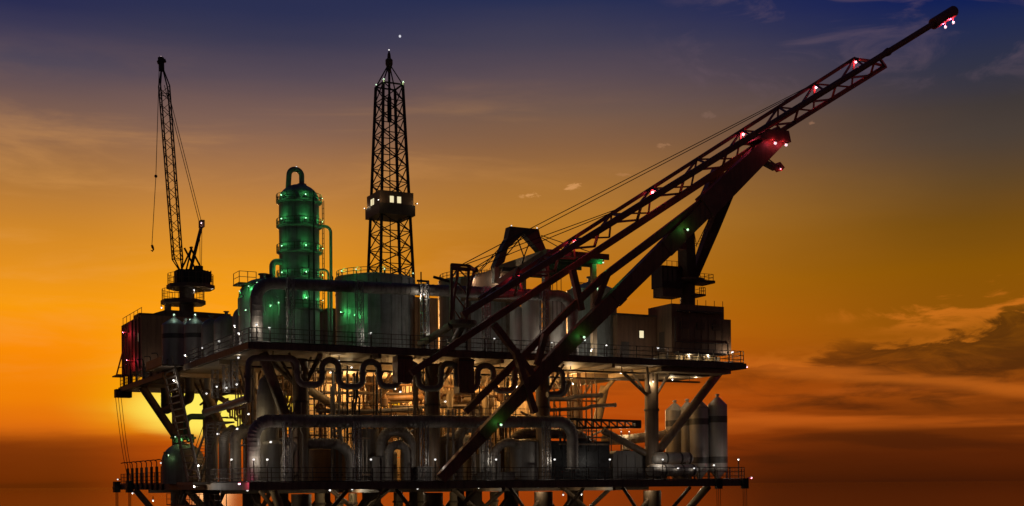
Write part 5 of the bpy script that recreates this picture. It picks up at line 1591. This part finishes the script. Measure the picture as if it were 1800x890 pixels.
# hanging loop of dark duct and lattice panel beside the stair
a, b, c_ = PU(290, 664, 2.2), PU(290, 722, 2.2), PU(334, 708, 2.2)
run('hanging_duct', 'dark bent duct hanging under the stair-side walkway', [V(a.x, a.y, UB), V(a.x, a.y, b.z), V(c_.x, c_.y, b.z + .6), V(c_.x, c_.y, UB)], .42, DARK, .7, True, 'duct', None)
for i, (px, l) in enumerate(((303, 'dark lattice post beside the hanging bent duct, nearer the walkway end'), (318, 'dark lattice post beside the hanging bent duct, nearer the stair'))):
    q = PU(px, 716, 2.4)
    lattice_post('lattice_post', l, 'post', px, 668, 718, q.y, 10, DARK, 'dark lattice posts by the hanging duct')
# second flight of the stair tower, behind the first
t = thing('steep_stair', 'second darker stair flight rising behind the long steep stair', 'stair', (.9, 16, LT))
fa2, fb2 = V(.8, 15.4, UT - 5.4), V(.8, 23.2, LT + .2)
for o in (V(0, 0, 0), V(1.1, 0, 0)):
    MB().beam(fa2 + o, fb2 + o, .1, .3).build('stringer', GALV, t)
    MB().beam(fa2 + o + V(0, 0, 1.0), fb2 + o + V(0, 0, 1.0), .05).build('hand_rail', RAILM, t)
for k in range(20):
    p = fa2.lerp(fb2, (k + .5) / 20)
    MB().beam(p, p + V(1.1, 0, 0), .26, .05).build('tread', GALV, t)
MB().box((.5, 12.2, UT - 5.5), (2.2, 15.5, UT - 5.38)).build('mid_landing', DARK, t)
for y in (12.3, 15.4):
    MB().beam((.6, y, LT), (.6, y, UT - 5.5), .14).build('landing_post', DARK, t)
# walkway between the levels along the front columns, with rail
t = thing('inner_walkway', 'narrow inner walkway with rail crossing behind the lower duct', 'walkway', (6.2, 5.0, LT + 3.6))
MB().box((6.2, 4.9, LT + 5.25), (31.0, 5.9, LT + 5.35)).build('floor', BROWN, t)
for k in range(18):
    x = 6.3 + k * 1.45
    MB().beam((x, 4.95, LT + 5.35), (x, 4.95, LT + 6.35), .05).build('rail_post', RAILM, t)
for hh in (.5, 1.0):
    MB().tube([(6.2, 4.95, LT + 5.35 + hh), (31.0, 4.95, LT + 5.35 + hh)], .03, 6).build('hand_rail', RAILM, t)
for x in (10.7, 21.6, 30.4):
    MB().beam((x, 5.6, LT), (x, 5.6, LT + 5.25), .16).build('post', BROWN, t)
# cable trays and conduits under the deck edge
for i, (z_, y_, l) in enumerate(((UB - .55, 2.4, 'long cable tray under the front of the upper deck, upper'), (UB - 1.05, 3.9, 'long cable tray under the front of the upper deck, lower'))):
    t = thing('cable_tray', l, 'cable tray', (1, y_, z_))
    MB().box((1.0, y_, z_), (44.0, y_ + .5, z_ + .05)).build('tray', BROWN, t)
    for k in range(4):
        MB().tube([(1.0, y_ + .08 + .11 * k, z_ + .1), (44.0, y_ + .08 + .11 * k, z_ + .1)], .045, 6).build('cable', (BLACK, OCHRE, BROWN, BLACK)[k], t)
    for k in range(9):
        MB().beam((2 + k * 5.1, y_ + .02, z_ + .05), (2 + k * 5.1, y_ + .02, UB), .04).build('hanger', DARK, t)

# ================================================================== LAMPS (floodlights unseen, pipe stand pair added)
def lamp(label, p, color=(1, .93, .82), power=40, mt=None, r=0.13, post=None, group=None, off=(0, .0, -.28), name='deck_lamp', arm=None):
    p = Vector(p)
    r *= 0.66
    t = thing(name, label, 'lamp', p if post is None else (p.x, p.y, post), group)
    MB().ball(p, r, 12, 8).build('bulb', mt or BULB_W, t)
    if post is not None:
        MB().tube([V(p.x, p.y, post), V(p.x, p.y, p.z - r * .7)], .05, 6).build('pole', RAILM, t)
    else:
        q = p + Vector(arm or (0, .45, .0))
        MB().tube([p + (q - p).normalized() * r * .8, q], .05, 6).build('bracket', RAILM, t)
    MB().lathe((p.x, p.y, p.z + r * .72), [(r * .9, 0), (r * .5, r * .45), (.03, r * .55)], 10).build('cap', RAILM, t)
    if power > 0:
        ld = bpy.data.lights.new('lamp_light', 'POINT')
        ld.energy = power * (0.62 if name == 'flood_lamp' else 0.36 if mt is BULB_G else 0.75 if mt is BULB_R else 0.36)
        ld.color = color
        ld.shadow_soft_size = 0.06
        lo = bpy.data.objects.new('lamp_light', ld)
        COL.objects.link(lo)
        lo.parent = t
        lo.location = p + Vector(off).normalized() * (r + (.13 if 'ring gangway' in label else .12)) - ORG[t.name]
    return t
def row(fmt, grp, items, **kw):
    """items: points sorted along the row; the label counts them"""
    for i, it in enumerate(items):
        lamp(fmt.format(nth(i)), it, group=grp, **kw)
WH = (1.0, .92, .80)
# front rail of the upper deck, on poles
fr_px = [(451, 571, 0.9), (474, 577, .5), (652, 586, .4), (745, 518, .9), (764, 591, .4), (869, 596, 2.4), (970, 602, 2.7), (1028, 598, 1.2), (1041, 614, 1.5), (1066, 607, .5), (1157, 612, .35), (1288, 619, .35)]
for i, (x, y, v) in enumerate(fr_px):
    lamp(f'white lamp on a pole at the upper deck front rail, {nth(i)} from the stair end', P(x, y, v), WH, 170 if x in (869, 970) else 75, post=UT + .01, group='pole lamps at the upper front rail', off=(0, .8, -.4))
for i, (x, y) in enumerate(((356, 612), (385, 600), (412, 573), (419, 586))):
    q = PU(x, y, .5)
    lamp(f'pole lamp at the stair-side rail of the upper deck, {nth(i)} from the stair', q, WH, 55, post=UT + .01, group='pole lamps at the upper stair-side rail', off=(.8, .4, -.3))
for i, (x, y, u) in enumerate(((260, 652, .6), (279, 643, .8), (294, 566, 1.2), (325, 625, .2), (306, 669, -.8))):
    lamp(f'white lamp near the top of the stair, {nth(i)} counting from the deck\'s far end', PU(x, y, u), WH, 110 if i == 4 else 55, group='lamps near the stair head', off=(-.7, -.5, -.3) if i == 4 else (.5, -.6, -.3), arm=(.35, .2, -.2))
# lit base room of the crane house
for i, (x, y) in enumerate(((1212, 629), (1246, 629))):
    lamp(f'white lamp under the crane house canopy, {("nearer the annex", "nearer the deck tip")[i]}', P(x, y, 1.2), (1, .82, .5), 190, group='lamps under the crane house', off=(0, .3, .4), arm=(0, .5, .35), r=.13)
lamp('pink lamp at the very tip of the upper deck', P(1313, 645, .3), (1, .15, .3), 30, BULB_R, arm=(-.4, 0, 0))
lamp('pink lamp at the very tip of the lower deck', P(1321, 840, .3), (1, .1, .25), 30, BULB_R, arm=(-.5, 0, 0))
lamp('pink lamp on the lower deck edge below the stair-end ducts', P(420, 851, .3), (1, .1, .3), 60, BULB_R, off=(.3, -.8, .3))
# under the upper deck
for i, (x, y, v) in enumerate(((596, 635, 3), (1003, 651, 4), (1093, 655, 3.0), (1148, 671, 2.0), (1182, 667, 6), (1224, 661, 5))):
    q = P(x, y, v)
    lamp(f'white lamp under the upper deck, {nth(i)} from the stair end', q, (1, .83, .55), 120, group='lamps under the upper deck', off=(0, .2, -.4), arm=(0, 0, max(.2, UB + .02 - q.z)), r=.13)
for i, (x, y, u) in enumerate(((363, 692, 1.6), (381, 680, 1.8), (398, 682, 2.0), (416, 676, 1.2), (396, 625, .6), (419, 629, .6))):
    lamp(f'white lamp under the stair-side deck, {("lowest beside the bent pipe", "by the first white lattice post", "by the second white lattice post", "by the third white lattice post", "tucked under the edge", "at the top of the third white lattice post")[i]}',
         PU(x, y, u), (1, .95, .86), 16, group='lamps under the stair-side deck', off=(.4, .5, .2), arm=(.3, .3, 0))
# inside between the decks
ins = ((581, 655, 9), (618, 646, 7), (704, 689, 6), (783, 706, 5), (437, 728, 4), (417, 754, 5))
for i, (x, y, v) in enumerate(ins):
    lamp(f'white lamp among the pipes, {("in the first gap", "inside the first serpentine loop", "below the first hanging cabinet", "right beside the third front column", "above the lower duct elbow", "above the bent ducts")[i]}',
         P(x, y, v), (1, .80, .46), 160, group='lamps among the pipes', off=(0, .5, -.2))
# floodlights washing the module walls (their glow fills the space between the decks)
for i, (x, y, zz, pw) in enumerate(((15, 19.2, UB - 1.0, 1300), (19.5, 19.0, UB - 1.2, 1500), (24, 19.2, UB - 1.1, 1500), (29.2, 12.4, UB - 1.2, 1400), (33.5, 9.5, UB - 1.0, 900), (10.5, 27.5, UB - 1.2, 120), (17, 8.6, UB - 1.3, 450), (36, 20.0, UB - 1.2, 900), (22.5, 8.2, UB - 1.2, 450))):
    lamp('warm floodlight hanging between the decks, ' + ('behind the first serpentine gap', 'behind the second serpentine loop', 'behind the first hanging cabinet', 'by the forward module wall', 'over the crane-end risers', 'far back near the stair end', 'before the slim high vessel', 'far back at the crane end', 'above the middle pump clusters')[i], (x, y, zz), (1.0, .58, .21), pw, group='floodlights between the decks', off=(0, 0, -1), arm=(0, 0, UB + .02 - zz), r=.12, name='flood_lamp')
# lower deck front rail
for i, x in enumerate((407, 446, 470, 652, 765, 872, 975, 1072, 1165, 1298)):
    if i == 0:
        q = PU(407, 808, .5)
    else:
        q = P(x, 808 if x not in (476,) else 777, .45)
    lamp(f'white lamp on a pole at the lower deck rail, {nth(i)} from the stair end', q, WH, 75, post=LT + .01, group='pole lamps at the lower rail', off=(.1, .8, -.3))
for i, (x, y, v) in enumerate(((476, 777, 1.0), (1192, 823, .5), (1220, 823, .5), (1255, 818, 1.2))):
    lamp(('white lamp by the lower duct elbow', 'white lamp before the lower gas tank, nearer the column', 'white lamp before the lower gas tank, nearer the silos', 'white lamp at the foot of the last silo')[i],
         P(x, y, v), WH, 60 if i in (0, 3) else 4, group='lamps close to the lower deck equipment', off=(0, .8, -.2))
for i, (x, y, u) in enumerate(((306, 811, -.2), (349, 819, -1.0), (342, 856, -1.2), (382, 763, .8), (207, 843, .1), (283, 814, .8))):
    lamp(('white lamp on the domed tank at the stair foot', 'white lamp on the lower part of the stair', 'white lamp at the bottom landing of the stair', 'white lamp on the bent ducts behind the stair', 'white lamp at the far end of the lower walkway', 'white lamp beside the hooked posts')[i],
         PU(x, y, u), WH, 130 if i in (1, 2) else 50, group='lamps at the foot of the stair', off=(-.6, -.5, .2) if i in (1, 2) else (.5, .2, -.1), arm=(.4, 0, 0))
# under the lower deck
und = ((435, 862, 1), (580, 862, 3), (619, 860, 5), (734, 859, 4), (842, 857, 2), (946, 856, 2), (1043, 855, 2), (1137, 854, 2), (1193, 853, 3), (1227, 853, 3), (990, 870, 6), (1022, 869, 6))
for i, (x, y, v) in enumerate(und):
    lamp(f'white lamp below the lower deck, {nth(i)} as listed from the stair end' if i < 10 else ('white lamp hanging low below the enclosure, left one of two' if i == 10 else 'white lamp hanging low below the enclosure, right one of two'),
         P(x, y, v), (1, .86, .6), 110, group='lamps below the lower deck', off=(0, .5, -.3), arm=(0, 0, .5), r=.13)
for i, (x, y) in enumerate(((233, 867), (269, 880))):
    lamp(('white lamp under the lower walkway by the second rope block', 'white lamp on the hanging catwalk')[i], PU(x, y, .4), WH, 35, arm=(0, 0, .4))
# green tower lamps
GR = (.10, 1.0, .24)
for k, py in enumerate((350, 391, 438, 484, 529)):
    nm = ('top', 'second', 'third', 'fourth', 'lowest')[k]
    zz = P(527, py, 8.0).z
    cx, cy, rr, hh = TOW
    for s, a in (('stair side', 205), ('front', 268)):
        x, y = cx + (rr + .30) * math.cos(R(a)), cy + (rr + .30) * math.sin(R(a))
        lamp(f'green lamp on the {nm} ring gangway of the process tower, {s}', (x, y, zz), GR, 24, BULB_G, .085, group='green lamps of the process tower', off=(.5 * math.cos(R(a)), .5 * math.sin(R(a)), .35), arm=(-.25 * math.cos(R(a)), -.25 * math.sin(R(a)), 0))
    a = 330
    x, y = cx + (rr + .30) * math.cos(R(a)), cy + (rr + .30) * math.sin(R(a))
    lamp(f'green lamp on the {nm} ring gangway of the process tower, ladder side', (x, y, zz), GR, 25, BULB_G, .06, group='green lamps of the process tower', off=(.5 * math.cos(R(a)), .5 * math.sin(R(a)), .35), arm=(-.25 * math.cos(R(a)), -.25 * math.sin(R(a)), 0))
lamp('pale lamp on the loop pipe at the top of the process tower', P(523, 294, 8.0) + V(-.1, 0, 0), WH, 6, r=.1, arm=(0, 0, -.3))
for i, (x, y, v) in enumerate(((470, 488, 8), (452, 497, 7), (437, 503, 7), (421, 512, 7))):
    lamp(f'green lamp on top of the domed vessel, {nth(i)} from the tower', P(x, y, v), GR, 30, BULB_G, .08, group='green lamps of the domed vessel', off=(.4, .3, -.5), arm=(.1, .2, -.3))
for i, (x, y, v, pw) in enumerate(((476, 537, 5.0, 60), (490, 532, 5.5, 70), (432, 545, 6.0, 40))):
    lamp(f'green lamp in front of the domed vessel, {nth(i)} of three', P(x, y, v), GR, pw, BULB_G, .09, group='green lamps before the domed vessel', off=(0, .6, -.1))
cx, cy, rr, zt0 = TK1
for i, (a, pw) in enumerate(((195, 60), (222, 50), (262, 24), (318, 18))):
    x, y = cx + (rr + .1) * math.cos(R(a)), cy + (rr + .1) * math.sin(R(a))
    lamp(f'small green lamp on the derrick tank roof edge, {nth(i)} from the tower side', (x, y, zt0 + .4), GR, pw * .5, BULB_G, .09, group='lamps on the tank roof', off=(-.3 * math.cos(R(a)), -.3 * math.sin(R(a)), .2), arm=(-.1 * math.cos(R(a)), -.1 * math.sin(R(a)), -.4))
for i, (a, zf_) in enumerate(((200, .55), (222, .5))):
    x, y = cx + (rr + .45) * math.cos(R(a)), cy + (rr + .45) * math.sin(R(a))
    lamp(f'green lamp on the side of the tank under the derrick, {("hidden behind the rim", "facing the tower")[i]}', (x, y, UT + (zt0 - UT) * zf_), GR, 60, BULB_G, .06, group='lamps on the tank side', off=(.3, -.6, 0), arm=(-.4 * math.cos(R(a)), -.4 * math.sin(R(a)), 0))
# derrick
DX, DY, DS, DZ, DZT = DER
for i, p in enumerate(((DX - DS - .25, DY - DS - .25, DZ + 1.1), (DX + DS + .25, DY - DS - .25, DZ + 1.1), (DX - DS - .25, DY + DS, DZ + 1.0))):
    lamp(f'small warm lamp on the derrick cabin, {("near corner", "crane-side corner", "stair-side corner")[i]}', p, (1, .8, .5), 9, None, .08, group='derrick cabin lamps', off=(.2, -.6, .3), arm=(.14 if i != 1 else -.14, .14, 0))
for i, k in enumerate((0, 1, 3)):
    p = dc(k, zt_) + V(0, -.1, .22)
    lamp(f'small pale green lamp at the top of the derrick, {("near leg", "crane-side leg", "stair-side leg")[i]}', p, (.7, 1, .5), 10, BULB_G, .10, group='lamps at the top of the derrick', arm=(0, .1, -.25))
lamp('small white lamp on the crown block of the derrick', (DX, DY, DZT + 3.25), WH, 3, None, .10, arm=(0, 0, -.3))
# gantry, shed, tank roof
for i, (x, y) in enumerate(((899, 399), (944, 403))):
    lamp(f'small lamp on the top beam of the gantry, {("portal side", "boom side")[i]}', P(x, y - 2, 3.9), WH, 4, None, .09, group='gantry lamps', arm=(0, 0, -.25))
for i, (x, y) in enumerate(((832, 489), (879, 489))):
    lamp(f'white lamp on the machinery shed wall, {("portal side", "gantry side")[i]}', P(x, y, 5.6), WH, 110, None, .14, group='shed lamps', off=(0, .6, -.3))
lamp('green lamp under the far corner of the raised platform', V(xb - .25, .8, zp - .55), GR, 30, BULB_G, .1, off=(-.6, .6, -.3), arm=(0, 0, .25))
for i, (x, y) in enumerate(((1006, 502), (1050, 504))):
    lamp(f'small white lamp on the crane-side tank roof, {("boom side", "crane house side")[i]}', P(x, y, 4.0), (.6, 1, .6), 14, None, .09, group='tank roof lamps by the crane house', arm=(0, .2, -.3))
# pink lamps on the boom
PK = (1.0, .07, .14)
for i, x in enumerate((1502, 1432, 1304, 1145, 1007, 908)):
    p = CA(x) + V(.05, -.15, -.36)
    lamp(f'pink glowing lamp on the lattice boom, {nth(i)} from the tip end', p, PK, 52, BULB_R, .2, group='pink lamps along the boom', off=(-.5, -.4, -.3), arm=(0, .1, .3))
for i, (x, y) in enumerate(((1676, 40), (1662, 48))):
    lamp(f'pink lamp under the boom\'s tip head, {("outer", "inner")[i]} one', P(x, y, VBm), PK, 150, BULB_R, .2, group='pink lamps under the tip head', off=(-.4, -.2, .3), arm=(0, 0, .4))
for i, (x, y) in enumerate(((1382, 255), (1363, 252))):
    lamp(f'pink lamp under the head block of the girder frame, {("outer", "inner")[i]} one', P(x, y, GV - 1.05), PK, 14, BULB_R, .2, group='pink lamps under the head block', off=(-.4, .2, .4), arm=(0, .3, .35))
lamp('pink lamp at the end of the small gangway below the head block', P(1372, 297, GV - .3), PK, 12, BULB_R, .1, arm=(-.2, .1, .1))
for i, (x, y, dv, l) in enumerate(((1209, 404, -.8, 'high on the main girder near the king post'), (1027, 593, -.55, 'halfway down the main girder'), (881, 747, 0.5, 'low on the main girder'))):
    lamp(f'green glowing lamp {l}', P(x, y, GV + dv), (.12, 1.0, .15), 13, BULB_G, .15, group='green lamps on the main girder', off=(-.35, -.2, .45), arm=(-.1, .3, .15))
lamp('red lamp on the end wall of the crew house, upper', V(HX0 - .7, HY0 + 6.0, HZ1 - 1.2), (1, .05, .1), 40, BULB_R, .08, arm=(.6, 0, 0), off=(0, -.5, -.5), group='red lamps of the crew house')
lamp('red lamp on the end wall of the crew house, lower', V(HX0 - .7, HY0 + 4.0, HZ0 + 1.2), (1, .05, .1), 40, BULB_R, .08, arm=(.6, 0, 0), off=(0, -.5, -.5), group='red lamps of the crew house')
lamp('small red lamp on the boom head of the tall crane', K(283, 100), (1, .1, .1), 4, BULB_R, .12, arm=(0, 0, -.3))
lamp('pink lamp on the mast head of the tall crane', K(354, 392, -.8), (1, .5, .5), 6, BULB_R, .12, arm=(0, .3, 0))
for i, (x, y, l) in enumerate(((341, 510, 'under the upper platform of the tall crane'), (373, 507, 'at the edge of the tall crane upper platform'), (284, 541, 'on the crew house roof beside the platform leg'))):
    lamp(f'small white lamp {l}', K(x, y, -2.2 if i == 0 else -1), WH, 14, None, .13, arm=(0, .2, .3))
for i, (x, y, v) in enumerate(((306, 553, 28.2), (343, 553, 24.7), (334, 562, 32.3))):
    lamp(f'small pale green lamp on the silo vents of the upper deck, {nth(i)} of three', P(x, y, v), (.6, 1, .8), 16, BULB_G, .12, group='silo vent lamps', arm=(0, .4, 0))
for i, (x, y, v) in enumerate(((308, 768, 24.0), (318, 770, 24.0), (334, 770, 24.0), (296, 800, 23.4))):
    lamp(f'small green lamp on the domed tank valves, {nth(i)} from the walkway', P(x, y, v), (.5, 1, .4), 9, BULB_G, .09, group='lamps on the domed tank', arm=(0, .3, -.15))
for i, x in enumerate((1092, 1106)):  # lamp pair added on the uprights to brighten the corrugated pipe
    lamp(f'added small white lamp brightening the corrugated pipe from its upright, {("enclosure side", "column side")[i]}', P(x, 759, 5.55), (1, .9, .7), 60, None, .08, group='added lamps on the corrugated pipe stand', off=(0, .5, .1), arm=(0, .05, -.3))
import OpenImageIO as oiio, sys, numpy as np
im=oiio.ImageBuf('/workdir/render_main.png').get_pixels(oiio.FLOAT)
h,w=im.shape[:2]
for x in (60,150,450,560,780,950,1250,1450,1600,1760):
    print(x,[ (y,tuple(int(v*255) for v in im[int(y*h/890)-1:int(y*h/890)+2,int(x*w/1800)-1:int(x*w/1800)+2,:3].mean((0,1)))) for y in (10,100,200,300,400,500,600,700,780,840,875)])
